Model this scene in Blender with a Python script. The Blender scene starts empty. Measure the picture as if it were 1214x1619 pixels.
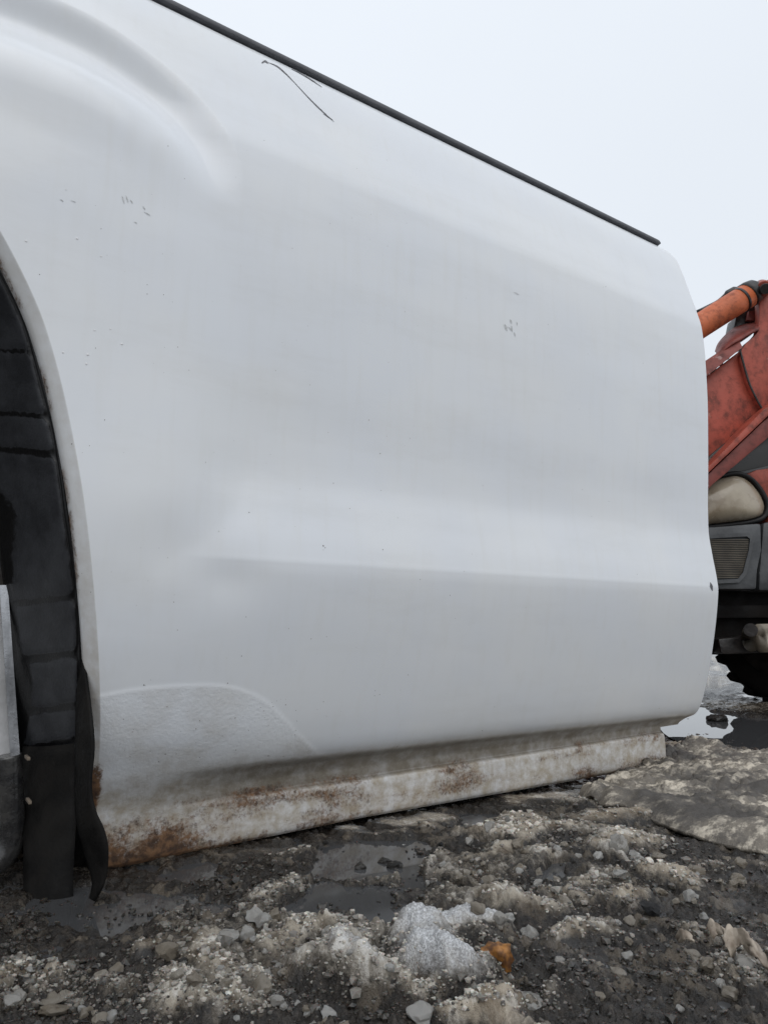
import bpy, bmesh, math, random
import numpy as np
from mathutils import Vector, Matrix

# ------------------------------------------------------------------ camera, sky, sun, exposure
D = 0.65                      # metres from the lens to the crease of the bed side
H = 0.218                     # lens height above the ground
F, CX, CY = 1120.0, 607.0, 809.5
HEAD, PITCH = math.radians(56), math.radians(9.5)
FH = np.array([math.cos(HEAD), math.sin(HEAD), 0.0])
RT = np.array([math.sin(HEAD), -math.cos(HEAD), 0.0])
UP = np.array([0.0, 0.0, 1.0])
FW = FH*math.cos(PITCH) + UP*math.sin(PITCH)
UV = UP*math.cos(PITCH) - FH*math.sin(PITCH)

scene = bpy.context.scene
col = scene.collection
cam_d = bpy.data.cameras.new('camera')
cam = bpy.data.objects.new('camera', cam_d)
col.objects.link(cam)
cam_d.sensor_fit = 'VERTICAL'
cam_d.sensor_height = 36.0
cam_d.sensor_width = 27.0
cam_d.lens = F/1619.0*36.0
cam_d.clip_start = 0.01
cam_d.clip_end = 5000
M3 = Matrix((RT, UV, -FW)).transposed()
cam.matrix_world = Matrix.Translation((0, 0, H)) @ M3.to_4x4()
scene.camera = cam

SUN_EL, SUN_AZ = math.radians(50), math.radians(-112)   # azimuth measured from +X
world = bpy.data.worlds.new('World')
scene.world = world
world.use_nodes = True
wn, wl = world.node_tree.nodes, world.node_tree.links
wn.clear()
w_out = wn.new('ShaderNodeOutputWorld')
w_bg = wn.new('ShaderNodeBackground')
w_sky = wn.new('ShaderNodeTexSky')
w_sky.sky_type = 'NISHITA'
w_sky.sun_disc = False
w_sky.sun_elevation = SUN_EL
w_sky.sun_rotation = math.pi/2 - SUN_AZ
w_sky.dust_density = 6.0
w_sky.air_density = 1.5
w_tc = wn.new('ShaderNodeTexCoord')
w_sep = wn.new('ShaderNodeSeparateXYZ')
w_noise = wn.new('ShaderNodeTexNoise')
w_noise.inputs['Scale'].default_value = 1.6
w_noise.inputs['Detail'].default_value = 3.0
w_mul = wn.new('ShaderNodeMath'); w_mul.operation = 'MULTIPLY_ADD'
w_mul.inputs[1].default_value = 0.12
w_mul.inputs[2].default_value = 0.90
w_ramp = wn.new('ShaderNodeMapRange')
w_ramp.inputs['From Min'].default_value = -0.1
w_ramp.inputs['From Max'].default_value = 1.0
w_ramp.inputs['To Min'].default_value = 9.3
w_ramp.inputs['To Max'].default_value = 11.4
w_pr = wn.new('ShaderNodeMath'); w_pr.operation = 'MULTIPLY'
w_sc = wn.new('ShaderNodeVectorMath'); w_sc.operation = 'SCALE'
w_sc.inputs[0].default_value = (0.89, 0.945, 1.015)
w_mix = wn.new('ShaderNodeMix'); w_mix.data_type = 'RGBA'
w_mix.inputs['Factor'].default_value = 0.9                # a closed cloud deck over the clear sky
wl.new(w_tc.outputs['Generated'], w_sep.inputs[0])
wl.new(w_tc.outputs['Generated'], w_noise.inputs['Vector'])
wl.new(w_sep.outputs['Z'], w_ramp.inputs['Value'])
wl.new(w_noise.outputs['Fac'], w_mul.inputs[0])
wl.new(w_mul.outputs[0], w_pr.inputs[0])
wl.new(w_ramp.outputs[0], w_pr.inputs[1])
wl.new(w_pr.outputs[0], w_sc.inputs['Scale'])
wl.new(w_sky.outputs[0], w_mix.inputs['A'])
wl.new(w_sc.outputs[0], w_mix.inputs['B'])
wl.new(w_mix.outputs['Result'], w_bg.inputs['Color'])
w_bg.inputs['Strength'].default_value = 0.1
wl.new(w_bg.outputs[0], w_out.inputs[0])

sun_d = bpy.data.lights.new('sun', 'SUN')
sun = bpy.data.objects.new('sun', sun_d)
col.objects.link(sun)
sun_d.energy = 0.68
sun_d.angle = math.radians(60)
sun_d.color = (1.0, 0.995, 0.985)
sv = Vector((math.cos(SUN_EL)*math.cos(SUN_AZ), math.cos(SUN_EL)*math.sin(SUN_AZ), math.sin(SUN_EL)))
sun.rotation_euler = sv.to_track_quat('Z', 'Y').to_euler()
sun.location = sv*30

vs = scene.view_settings
vs.view_transform = 'Standard'
vs.look = 'None'
vs.exposure = 0.0
vs.gamma = 1.0
vs.use_curve_mapping = False

# ------------------------------------------------------------------ layout helpers
def ray(x, y):
    return FW + RT*((x-CX)/F) - UV*((y-CY)/F)
def at_side(x, y, Y=D):
    d = ray(x, y); p = d*(Y/d[1]); return np.array([p[0], p[1], p[2]+H])
def at_ground(x, y, z=0.0):
    d = ray(x, y); p = d*((z-H)/d[2]); return np.array([p[0], p[1], z])
def at_depth(x, y, c):
    d = ray(x, y); p = d*(c/(d@FH)); return np.array([p[0], p[1], p[2]+H])

def tag(o, label=None, cat=None, group=None, kind=None):
    if label: o['label'] = label
    if cat: o['category'] = cat
    if group: o['group'] = group
    if kind: o['kind'] = kind
    return o
def empty(name, loc=(0, 0, 0)):
    o = bpy.data.objects.new(name, None)
    o.empty_display_size = 0.1
    o.location = loc
    col.objects.link(o)
    return o
def link(name, me, mat=None, parent=None):
    o = bpy.data.objects.new(name, me)
    if mat is not None and len(me.materials) == 0: me.materials.append(mat)
    col.objects.link(o)
    if parent is not None:
        o.parent = parent
        root = parent
        off = Vector((0, 0, 0))
        while root is not None:
            off += root.location; root = root.parent
        o.location = -off if True else o.location
    return o
def mesh_np(name, V, Fq, smooth=True):
    V = np.asarray(V, dtype=np.float32); Fq = np.asarray(Fq, dtype=np.int32)
    me = bpy.data.meshes.new(name)
    k = Fq.shape[1]; n = len(Fq)
    me.vertices.add(len(V)); me.vertices.foreach_set('co', V.ravel())
    me.loops.add(n*k); me.loops.foreach_set('vertex_index', Fq.ravel())
    me.polygons.add(n); me.polygons.foreach_set('loop_start', np.arange(0, n*k, k, dtype=np.int32))
    me.update(calc_edges=True)
    me.polygons.foreach_set('use_smooth', np.full(n, smooth, dtype=bool))
    me.validate()
    return me
def attr(me, name, vals):
    a = me.attributes.new(name, 'FLOAT', 'POINT')
    a.data.foreach_set('value', np.asarray(vals, dtype=np.float32).ravel())
def mesh_py(name, V, Fc, smooth=False):
    me = bpy.data.meshes.new(name)
    me.from_pydata([tuple(map(float, v)) for v in V], [], Fc)
    me.update()
    if smooth: me.polygons.foreach_set('use_smooth', [True]*len(me.polygons))
    return me
def from_bm(name, bm, smooth=False, angle=None):
    bmesh.ops.recalc_face_normals(bm, faces=bm.faces)
    me = bpy.data.meshes.new(name); bm.to_mesh(me); bm.free()
    if smooth: me.polygons.foreach_set('use_smooth', [True]*len(me.polygons))
    if angle: 
        me.polygons.foreach_set('use_smooth', [True]*len(me.polygons))
        me.set_sharp_from_angle(angle=angle)
    return me
def grid_faces(nu, nv, flip=False):
    i = np.arange(nu-1)[:, None]*nv + np.arange(nv-1)[None, :]
    i = i.ravel()
    q = np.stack([i, i+1, i+nv+1, i+nv], 1)
    return q[:, ::-1] if flip else q
def sstep(a, b, x):
    t = np.clip((np.asarray(x, float)-a)/(b-a), 0, 1); return t*t*(3-2*t)
def pchip(xs, ys):
    xs = np.array(xs, float); ys = np.array(ys, float)
    h = np.diff(xs); dl = np.diff(ys)/h
    m = np.zeros_like(xs); m[0] = dl[0]; m[-1] = dl[-1]
    for i in range(1, len(xs)-1):
        if dl[i-1]*dl[i] > 0:
            w1 = 2*h[i]+h[i-1]; w2 = h[i]+2*h[i-1]
            m[i] = (w1+w2)/(w1/dl[i-1]+w2/dl[i])
    def f(x):
        x = np.clip(x, xs[0], xs[-1]); k = np.clip(np.searchsorted(xs, x)-1, 0, len(xs)-2)
        t = (x-xs[k])/h[k]
        return ((1+2*t)*(1-t)**2*ys[k] + t*(1-t)**2*h[k]*m[k] + t*t*(3-2*t)*ys[k+1] + t*t*(t-1)*h[k]*m[k+1])
    return f
def catmull(P, n):
    P = np.array(P, float); P = np.vstack([2*P[0]-P[1], P, 2*P[-1]-P[-2]])
    out = []
    for i in range(1, len(P)-2):
        t = np.linspace(0, 1, n, endpoint=False)[:, None]
        p0, p1, p2, p3 = P[i-1], P[i], P[i+1], P[i+2]
        out.append(0.5*(2*p1+(p2-p0)*t+(2*p0-5*p1+4*p2-p3)*t*t+(3*p1-p0-3*p2+p3)*t**3))
    out.append(P[-2][None, :])
    return np.vstack(out)

# numpy noise
def hsh(ix, iy, s):
    h = (ix.astype(np.int64)*374761393 + iy.astype(np.int64)*668265263 + s*1442695041) & 0xffffffff
    h = ((h ^ (h >> 13))*1274126177) & 0xffffffff
    h = ((h ^ (h >> 16))*2246822519) & 0xffffffff
    return ((h ^ (h >> 15)) & 0xffffff)/float(0xffffff)
def noise2(x, y, s=0):
    ix = np.floor(x); iy = np.floor(y); fx = x-ix; fy = y-iy
    u = fx*fx*fx*(fx*(fx*6-15)+10); v = fy*fy*fy*(fy*(fy*6-15)+10)
    def g(dx, dy):
        a = hsh(ix+dx, iy+dy, s)*2*math.pi
        return np.cos(a)*(fx-dx)+np.sin(a)*(fy-dy)
    return ((g(0, 0)*(1-u)+g(1, 0)*u)*(1-v)+(g(0, 1)*(1-u)+g(1, 1)*u)*v)*1.5
def fbm(x, y, oct=4, s=0, gain=0.5):
    r = 0; a = 1.0
    for o in range(oct):
        r = r + a*noise2(x, y, s+o*17); x = x*2.03+3.1; y = y*2.03+1.7; a *= gain
    return r
def worley(x, y, s=0):
    ix = np.floor(x); iy = np.floor(y); d1 = np.full(np.shape(x), 9.0); idv = np.zeros(np.shape(x))
    for dx in (-1, 0, 1):
        for dy in (-1, 0, 1):
            cx = ix+dx; cy = iy+dy
            d = np.hypot(cx+hsh(cx, cy, s)-x, cy+hsh(cx, cy, s+7)-y)
            r = hsh(cx, cy, s+13); m = d < d1
            d1 = np.where(m, d, d1); idv = np.where(m, r, idv)
    return d1, idv

# ------------------------------------------------------------------ materials
class NT:
    def __init__(s, name):
        s.m = bpy.data.materials.new(name); s.m.use_nodes = True
        s.t = s.m.node_tree; s.b = s.t.nodes['Principled BSDF']; s.out = s.t.nodes['Material Output']
    def n(s, t, **kw):
        x = s.t.nodes.new(t)
        for k, v in kw.items():
            if k in x.inputs.keys() if hasattr(x.inputs, 'keys') else False: s.set(x.inputs[k], v)
            else: setattr(x, k, v)
        return x
    def set(s, sock, v):
        if isinstance(v, bpy.types.NodeSocket): s.t.links.new(v, sock)
        else: sock.default_value = v
    def coord(s): return s.n('ShaderNodeTexCoord').outputs['Object']
    def noise(s, scale, detail=4, rough=0.55, vec=None, dist=0.0):
        x = s.n('ShaderNodeTexNoise'); x.inputs['Scale'].default_value = scale
        x.inputs['Detail'].default_value = detail; x.inputs['Roughness'].default_value = rough
        x.inputs['Distortion'].default_value = dist
        s.set(x.inputs['Vector'], vec if vec is not None else s.coord()); return x.outputs['Fac']
    def vec(s, scale=(1, 1, 1), rot=(0, 0, 0)):
        x = s.n('ShaderNodeMapping'); x.inputs['Scale'].default_value = scale; x.inputs['Rotation'].default_value = rot
        s.set(x.inputs['Vector'], s.coord()); return x.outputs[0]
    def ramp(s, v, a, b, lo=0.0, hi=1.0):
        x = s.n('ShaderNodeMapRange'); x.interpolation_type = 'SMOOTHSTEP'
        for k, q in (('Value', v), ('From Min', a), ('From Max', b), ('To Min', lo), ('To Max', hi)): s.set(x.inputs[k], q)
        return x.outputs[0]
    def math(s, op, a, b=0.0):
        x = s.n('ShaderNodeMath'); x.operation = op; s.set(x.inputs[0], a); s.set(x.inputs[1], b); return x.outputs[0]
    def mix(s, f, a, b):
        x = s.n('ShaderNodeMix'); x.data_type = 'RGBA'
        s.set(x.inputs['Factor'], f)
        s.set(x.inputs['A'], a if isinstance(a, bpy.types.NodeSocket) else (*a, 1))
        s.set(x.inputs['B'], b if isinstance(b, bpy.types.NodeSocket) else (*b, 1)); return x.outputs['Result']
    def attr(s, name):
        x = s.n('ShaderNodeAttribute'); x.attribute_name = name; return x.outputs['Fac']
    def bump(s, h, dist, strength=1.0):
        x = s.n('ShaderNodeBump'); x.inputs['Strength'].default_value = strength; x.inputs['Distance'].default_value = dist
        s.set(x.inputs['Height'], h); s.set(s.b.inputs['Normal'], x.outputs[0])
    def p(s, **kw):
        names = dict(color='Base Color', rough='Roughness', metal='Metallic', coat='Coat Weight', coatr='Coat Roughness', spec='Specular IOR Level', sss='Subsurface Weight', ior='IOR', trans='Transmission Weight')
        for k, v in kw.items():
            sk = s.b.inputs[names[k]]
            if k == 'color' and not isinstance(v, bpy.types.NodeSocket): v = (*v, 1)
            s.set(sk, v)
        return s

def mat_paint():
    s = NT('white_paint')
    rustz, dirtz, guard = s.attr('rust'), s.attr('grime'), s.attr('guard')
    big = s.noise(7, 3); fine = s.noise(60, 5, 0.65); grain = s.noise(420, 4, 0.7)
    streak = s.noise(9, 4, 0.6, s.vec((9, 9, 0.8)))
    base = s.mix(s.ramp(big, 0.35, 0.7), (0.75, 0.775, 0.81), (0.775, 0.792, 0.808))
    base = s.mix(s.math('MULTIPLY', s.ramp(streak, 0.46, 0.8), 0.11), base, (0.60, 0.58, 0.51))
    base = s.mix(s.math('MULTIPLY', s.ramp(s.noise(5, 6, 0.7, s.vec((1.0, 1.0, 4.0), (0, .12, 0))), 0.46, 0.74), 0.16), base, (0.58, 0.575, 0.555))
    gr = s.math('MULTIPLY', dirtz, s.ramp(s.math('ADD', s.math('MULTIPLY', fine, 0.85), s.math('MULTIPLY', streak, 0.15)), 0.3, 0.68, 0.30, 1.0))
    base = s.mix(gr, base, (0.37, 0.315, 0.235))
    stain = s.math('MULTIPLY', s.ramp(rustz, 0.1, 0.95, 0.0, 0.75), s.ramp(s.noise(14, 6, 0.7, s.vec((1, 1, 0.35))), 0.30, 0.66, 0.15, 1.0))
    base = s.mix(stain, base, (0.225, 0.150, 0.088))
    base = s.mix(s.math('MULTIPLY', s.attr('under_shade'), s.ramp(fine, 0.3, 0.7, 0.75, 1.0)), base, (0.150, 0.130, 0.100))  # shade under the panel's lower edge, mixed into the paint colour
    v = s.math('ADD', s.math('MULTIPLY', s.noise(34, 7, 0.75), 0.42), s.math('MULTIPLY', s.noise(300, 5, 0.75), 0.58))
    rm = s.ramp(s.math('ADD', v, s.math('MULTIPLY', rustz, 0.55)), 0.66, 0.90)
    rm = s.math('MULTIPLY', rm, s.ramp(rustz, 0.0, 0.12))
    rcol = s.mix(s.ramp(s.noise(130, 4), 0.35, 0.65), (0.055, 0.030, 0.018), (0.185, 0.098, 0.048))
    base = s.mix(rm, base, rcol)
    s.p(color=base, rough=s.mix(rm, (0.34,)*3, (0.85,)*3), spec=0.5, coatr=0.10)
    s.set(s.b.inputs['Coat Weight'], s.math('MULTIPLY', s.math('SUBTRACT', 1.0, s.math('MAXIMUM', rm, s.math('MULTIPLY', guard, 0.6))), 0.55))
    hgt = s.math('ADD', s.math('MULTIPLY', guard, s.noise(240, 3, 0.6)), s.math('MULTIPLY', rm, grain))
    hgt = s.math('ADD', hgt, s.math('MULTIPLY', s.noise(900, 2), 0.015))
    s.bump(hgt, 0.0010, 0.55)
    return s.m

def mat_simple(name, c1, c2, scale=20, rough=0.5, bump=0.0, bscale=200, metal=0.0, coat=0.0, spec=0.5, lo=0.35, hi=0.65, stretch=None):
    s = NT(name)
    v = s.vec(stretch) if stretch else None
    f = s.noise(scale, 5, 0.6, v)
    s.p(color=s.mix(s.ramp(f, lo, hi), c1, c2), rough=s.ramp(s.noise(scale*2, 3), 0.3, 0.7, rough*0.8, min(1, rough*1.25)), metal=metal, coat=coat, spec=spec)
    if bump: s.bump(s.noise(bscale, 4, 0.6), bump)
    return s.m

def mat_worn(name, c, dark, chip, scale=6.0, rough=0.5):
    s = NT(name)
    a = s.noise(scale, 5, 0.65); b = s.noise(scale*5, 5, 0.7); c3 = s.noise(scale*2.2, 4, 0.6)
    base = s.mix(s.ramp(a, 0.35, 0.75), c, tuple(q*0.72 for q in c))
    base = s.mix(s.math('MULTIPLY', s.ramp(b, 0.44, 0.72), 0.7), base, dark)
    base = s.mix(s.math('MULTIPLY', s.ramp(s.noise(scale*1.1, 6, 0.75, s.vec((1, 1, .5))), 0.50, 0.66), 0.6), base, tuple(.5*q for q in dark))
    base = s.mix(s.math('MULTIPLY', s.ramp(c3, 0.66, 0.70), 0.8), base, chip)
    s.p(color=base, rough=s.ramp(b, 0.3, 0.7, rough*0.8, rough*1.2), spec=0.4)
    s.bump(b, 0.0015, 0.4)
    return s.m

def mat_ground():
    s = NT('slush_ground')
    ice, white, tan = s.attr('ice'), s.attr('white'), s.attr('tan')
    n1 = s.noise(28, 6, 0.65); n2 = s.noise(160, 5, 0.7); n3 = s.noise(700, 3, 0.7); tone = s.attr('tone')
    mud = s.mix(s.ramp(n2, 0.35, 0.7), (0.0075, 0.0058, 0.0043), (0.038, 0.030, 0.0225))
    mud = s.mix(s.math('MULTIPLY', s.ramp(tone, 0.62, 0.95), 0.55), mud, (0.165, 0.135, 0.100))
    icec = s.mix(s.ramp(s.math('ADD', s.math('MULTIPLY', tone, 0.6), s.math('MULTIPLY', n1, 0.4)), 0.25, 0.72), (0.066, 0.049, 0.031), (0.43, 0.385, 0.315))
    icec = s.mix(s.math('MULTIPLY', s.ramp(tone, 0.68, 0.95), 0.8), icec, (0.74, 0.715, 0.665))
    icec = s.mix(s.math('MULTIPLY', tan, s.ramp(n1, 0.3, 0.7, 0.3, 0.75)), icec, (0.44, 0.350, 0.245))
    f = s.ramp(s.math('ADD', ice, s.math('MULTIPLY', s.math('SUBTRACT', n2, 0.5), 0.9)), 0.25, 0.85)
    c = s.mix(f, mud, icec)
    fw = s.ramp(s.math('ADD', white, s.math('MULTIPLY', s.math('SUBTRACT', n2, 0.5), 0.8)), 0.3, 0.95)
    c = s.mix(fw, c, s.mix(s.ramp(n3, 0.4, 0.65), (0.36, 0.365, 0.37), (0.72, 0.73, 0.75)))
    s.p(color=c, rough=s.ramp(n2, 0.35, 0.7, 0.10, 0.34), spec=0.5, coat=s.ramp(s.noise(18, 4), 0.5, 0.7, 0.0, 0.45), coatr=0.08)
    s.bump(s.math('ADD', n3, s.math('MULTIPLY', n2, 1.8)), 0.0016, 0.9)
    return s.m

def mat_ice(name, c1, c2, dirt, sss=0.35):
    s = NT(name)
    oi = s.n('ShaderNodeObjectInfo').outputs['Random']
    n1 = s.noise(190, 5, 0.65)
    c = s.mix(oi, c1, c2)
    c = s.mix(s.math('MULTIPLY', s.ramp(n1, 0.42, 0.72), 0.85), c, dirt)
    s.p(color=c, rough=s.ramp(n1, 0.3, 0.7, 0.10, 0.34), sss=sss*.6, ior=1.31, trans=sss*.45, coat=.5, coatr=.05)
    s.b.inputs['Subsurface Radius'].default_value = (1.0, 0.9, 0.8)
    s.b.inputs['Subsurface Scale'].default_value = 0.004
    s.bump(s.math('ADD', s.noise(600, 4, 0.7), s.math('MULTIPLY', s.noise(230, 4, 0.7), 2.5)), 0.0012, 1.0)
    return s.m
def mat_crumb():
    s = NT('slush_crumbs')
    t = s.attr('tone'); n1 = s.noise(300, 4)
    c = s.mix(t, (0.014, 0.012, 0.010), (0.74, 0.69, 0.61))
    c = s.mix(s.math('MULTIPLY', s.ramp(n1, 0.45, 0.75), 0.45), c, (0.09, 0.076, 0.058))
    s.p(color=c, rough=0.14, sss=0.2, ior=1.31, trans=.12, coat=.5, coatr=.05)
    s.b.inputs['Subsurface Scale'].default_value = 0.003
    s.bump(s.noise(900, 3), 0.0006, 0.7)
    return s.m
def mat_water():
    s = NT('puddle_water')
    s.p(color=(0.060, 0.061, 0.063), rough=0.01, ior=1.5, spec=0.6)
    s.bump(s.noise(25, 2), 0.0004, 0.12)
    return s.m
def mat_tarp():
    s = NT('dirty_canvas')
    n1 = s.noise(7, 6, 0.7); n3 = s.noise(500, 3)
    n2 = s.noise(30, 7, 0.75, s.vec((1.0, 1.5, 1.0), (0, 0, HEAD-.9)))
    c = s.mix(s.ramp(n1, 0.36, 0.64), (0.070, 0.063, 0.056), (0.235, 0.205, 0.165))
    c = s.mix(s.math('MULTIPLY', s.ramp(n2, 0.47, 0.60), s.ramp(n1, 0.38, 0.56)), c, (0.62, 0.555, 0.455))
    c = s.mix(s.math('MULTIPLY', s.ramp(s.noise(90, 5, 0.7), 0.55, 0.7), 0.6), c, (0.05, 0.045, 0.04))
    s.p(color=c, rough=s.ramp(n2, 0.3, 0.7, 0.35, 0.8), spec=0.4)
    s.bump(s.math('ADD', s.math('MULTIPLY', n2, 2.0), n3), 0.002, 0.7)
    return s.m
def mat_liner():
    s = NT('black_liner_plastic')
    d = s.attr('dust')
    n1 = s.noise(70, 5, 0.7); n2 = s.noise(350, 4)
    f = s.ramp(s.math('ADD', d, s.math('MULTIPLY', s.math('SUBTRACT', n1, 0.5), 1.0)), 0.36, 0.62)
    c = s.mix(f, (0.0055, 0.0055, 0.006), s.mix(s.ramp(s.noise(30, 5, 0.7), 0.3, 0.7), (0.019, 0.020, 0.023), (0.040, 0.042, 0.047)))
    s.p(color=c, rough=s.mix(f, (0.28,)*3, (0.42,)*3), spec=0.34)
    s.bump(s.math('ADD', n2, s.math('MULTIPLY', f, 0.8)), 0.0006, 0.5)
    return s.m

M = dict(
    paint=mat_paint(), ground=mat_ground(), water=mat_water(), tarp=mat_tarp(), liner=mat_liner(), crumb=mat_crumb(),
    cap=mat_simple('grey_rail_plastic', (0.090, 0.092, 0.102), (0.125, 0.127, 0.138), 40, 0.55, 0.0003, 700),
    black=mat_simple('black_plastic', (0.008, 0.008, 0.009), (0.018, 0.017, 0.017), 30, 0.45, 0.0005, 200, spec=.3),
    gloss=mat_simple('glossy_black_rubber', (0.012, 0.012, 0.013), (0.05, 0.048, 0.045), 35, 0.25, 0.0008, 150, coat=0.4),
    flap=mat_simple('dusty_black_rubber', (0.0055, 0.0052, 0.005), (0.013, 0.012, 0.011), 45, 0.7, 0.0006, 300, spec=0.12),
    galv=mat_simple('grimy_galvanised_steel', (0.16, 0.162, 0.168), (0.50, 0.51, 0.53), 25, 0.28, 0.0004, 150, metal=0.8, stretch=(1, 1, 0.2)),
    inner=mat_simple('grubby_white_inner_paint', (0.46, 0.46, 0.46), (0.64, 0.645, 0.655), 14, 0.55, 0.0006, 150),
    under=mat_simple('underseal', (0.02, 0.018, 0.016), (0.05, 0.045, 0.04), 20, 0.8, 0.002, 60),
    scratch=mat_simple('bare_scratch', (0.03, 0.03, 0.036), (0.20, 0.20, 0.215), 350, 0.6),
    scuff=mat_simple('grey_scuff', (0.44, 0.45, 0.45), (0.66, 0.67, 0.68), 500, 0.6),
    speck=mat_simple('dirt_speck', (0.05, 0.045, 0.04), (0.20, 0.16, 0.12), 60, 0.8),
    blister=mat_simple('paint_blister', (0.78, 0.785, 0.79), (0.80, 0.80, 0.80), 60, 0.3),
    red=mat_worn('worn_red_paint', (0.42, 0.082, 0.050), (0.075, 0.025, 0.018), (0.36, 0.16, 0.12)),
    orange=mat_worn('worn_orange_paint', (0.60, 0.150, 0.055), (0.16, 0.04, 0.022), (0.55, 0.40, 0.24), 9.0),
    maroon=mat_worn('dull_red_primer', (0.25, 0.056, 0.042), (0.04, 0.018, 0.015), (0.42, 0.26, 0.24)),
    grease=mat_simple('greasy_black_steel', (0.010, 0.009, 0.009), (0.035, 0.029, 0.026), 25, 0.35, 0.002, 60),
    lens=mat_simple('dirty_lamp_lens', (0.26, 0.205, 0.14), (0.42, 0.36, 0.27), 9, 0.28, 0.0005, 90, coat=0.5),
    bumper=mat_simple('grey_black_bumper', (0.035, 0.037, 0.040), (0.10, 0.104, 0.108), 8, 0.5, 0.001, 80),
    slat=mat_simple('dusty_grille', (0.085, 0.073, 0.056), (0.14, 0.122, 0.095), 30, 0.7),
    screen=mat_simple('smoked_panel', (0.030, 0.029, 0.028), (0.062, 0.060, 0.056), 6, 0.3),
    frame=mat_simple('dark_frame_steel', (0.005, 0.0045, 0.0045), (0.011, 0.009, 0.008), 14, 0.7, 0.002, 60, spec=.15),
    pipe=mat_simple('tan_painted_cylinder', (0.16, 0.13, 0.095), (0.34, 0.30, 0.24), 10, 0.45),
    tyre=mat_simple('tyre_rubber', (0.007, 0.007, 0.007), (0.015, 0.014, 0.0135), 20, 0.75, 0.001, 120, spec=.15),
    steel=mat_simple('worn_steel', (0.10, 0.09, 0.085), (0.24, 0.22, 0.21), 30, 0.4, metal=0.6),
    ice_a=mat_ice('pale_ice', (0.60, 0.575, 0.53), (0.84, 0.83, 0.80), (0.34, 0.295, 0.235)),
    ice_b=mat_ice('brown_ice', (0.42, 0.36, 0.28), (0.62, 0.56, 0.475), (0.20, 0.165, 0.12)),
    ice_d=mat_ice('dark_slush_lump', (0.030, 0.027, 0.024), (0.062, 0.055, 0.047), (0.02, 0.018, 0.016), 0.05),
    coal=mat_simple('black_clinker', (0.010, 0.010, 0.011), (0.025, 0.025, 0.026), 90, 0.5, 0.002, 160),
    leaf=mat_simple('yellow_leaf', (0.36, 0.155, 0.032), (0.09, 0.036, 0.012), 170, 0.55, 0.0006, 300),
    scrap=mat_simple('brown_sodden_scrap', (0.22, 0.175, 0.135), (0.42, 0.36, 0.29), 90, 0.5, 0.0008, 250),
)

# ------------------------------------------------------------------ the ground
def to_ab(x, y): return x*RT[0]+y*RT[1], x*FH[0]+y*FH[1]
def blob(A, B, e):
    cx, cy, rx, ry = e
    c = at_ground(cx, cy); n = at_ground(cx, cy+ry); f = at_ground(cx, max(cy-ry, 1012)); r = at_ground(cx+rx, cy)
    ca, cb = to_ab(c[0], c[1]); _, nb = to_ab(n[0], n[1]); _, fb = to_ab(f[0], f[1]); ra, _ = to_ab(r[0], r[1])
    sb = (fb-nb)*0.5; cb = (fb+nb)*0.5; sa = ra-ca
    return np.sqrt(((A-ca)/sa)**2 + ((B-cb)/sb)**2)

ICE = [  # px ellipse, height, ice, white, tan
    ((665, 1303, 42, 13), .014, 1, .15, .2), ((560, 1316, 46, 9), .010, .8, 0, .2), ((440, 1352, 60, 12), .007, .55, 0, .2),
    ((850, 1322, 120, 20), .012, 1, .38, .55), ((990, 1335, 80, 18), .010, 1, .42, .8), ((1060, 1392, 75, 26), .014, 1, .38, .8),
    ((960, 1300, 90, 12), .012, .9, .2, .6), ((990, 1360, 30, 12), .012, 1, .3, .2), ((960, 1440, 75, 20), .008, .8, 0, .5),
    ((735, 1362, 52, 14), .011, .8, 0, .2), ((690, 1382, 45, 12), .008, .6, 0, .1), ((820, 1365, 55, 15), .010, .85, .05, .3),
    ((810, 1440, 80, 26), .013, .9, .30, .2), ((700, 1535, 105, 58), .034, 1, .92, 0), ((560, 1570, 88, 58), .030, 1, .62, 0),
    ((720, 1482, 36, 24), .016, 1, .85, 0), ((870, 1490, 60, 22), .010, 1, .35, .3), ((840, 1612, 110, 28), .012, 1, .40, .85),
    ((800, 1655, 160, 40), .012, 1, .1, .8), ((420, 1420, 95, 34), .010, .62, 0, .35), ((455, 1480, 70, 22), .009, .8, .05, .15),
    ((370, 1540, 95, 45), .012, .9, .30, .1), ((330, 1600, 110, 30), .011, .8, .05, .1), ((50, 1570, 70, 38), .010, .7, 0, .3),
    ((270, 1502, 45, 18), .008, .7, 0, .2), ((160, 1590, 60, 30), .008, .55, 0, .2), ((1040, 1490, 60, 30), .006, .5, 0, .4),
    ((1170, 1530, 40, 25), .006, .4, 0, .8), ((640, 1590, 60, 40), .012, .8, .1, .1), ((960, 1560, 60, 22), .004, .45, 0, .1),
    ((1090, 1190, 120, 14), .01, .8, .1, .6), ((1140, 1078, 60, 10), .02, .7, .3, .3), ((1190, 1240, 80, 18), .008, .6, .1, .5),
    ((960, 1400, 50, 16), .006, .6, .05, .3), ((880, 1265, 80, 10), .008, .8, .1, .5)]
DARK = [(120, 1475, 230, 60), (60, 1540, 140, 40), (330, 1400, 130, 30), (1120, 1440, 110, 60), (1020, 1530, 110, 40), (600, 1480, 60, 18), (640, 1420, 70, 30), (230, 1400, 120, 25),
        (1170, 1390, 70, 25), (900, 1400, 40, 15), (890, 1555, 60, 25), (1130, 1600, 110, 40)]
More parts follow.
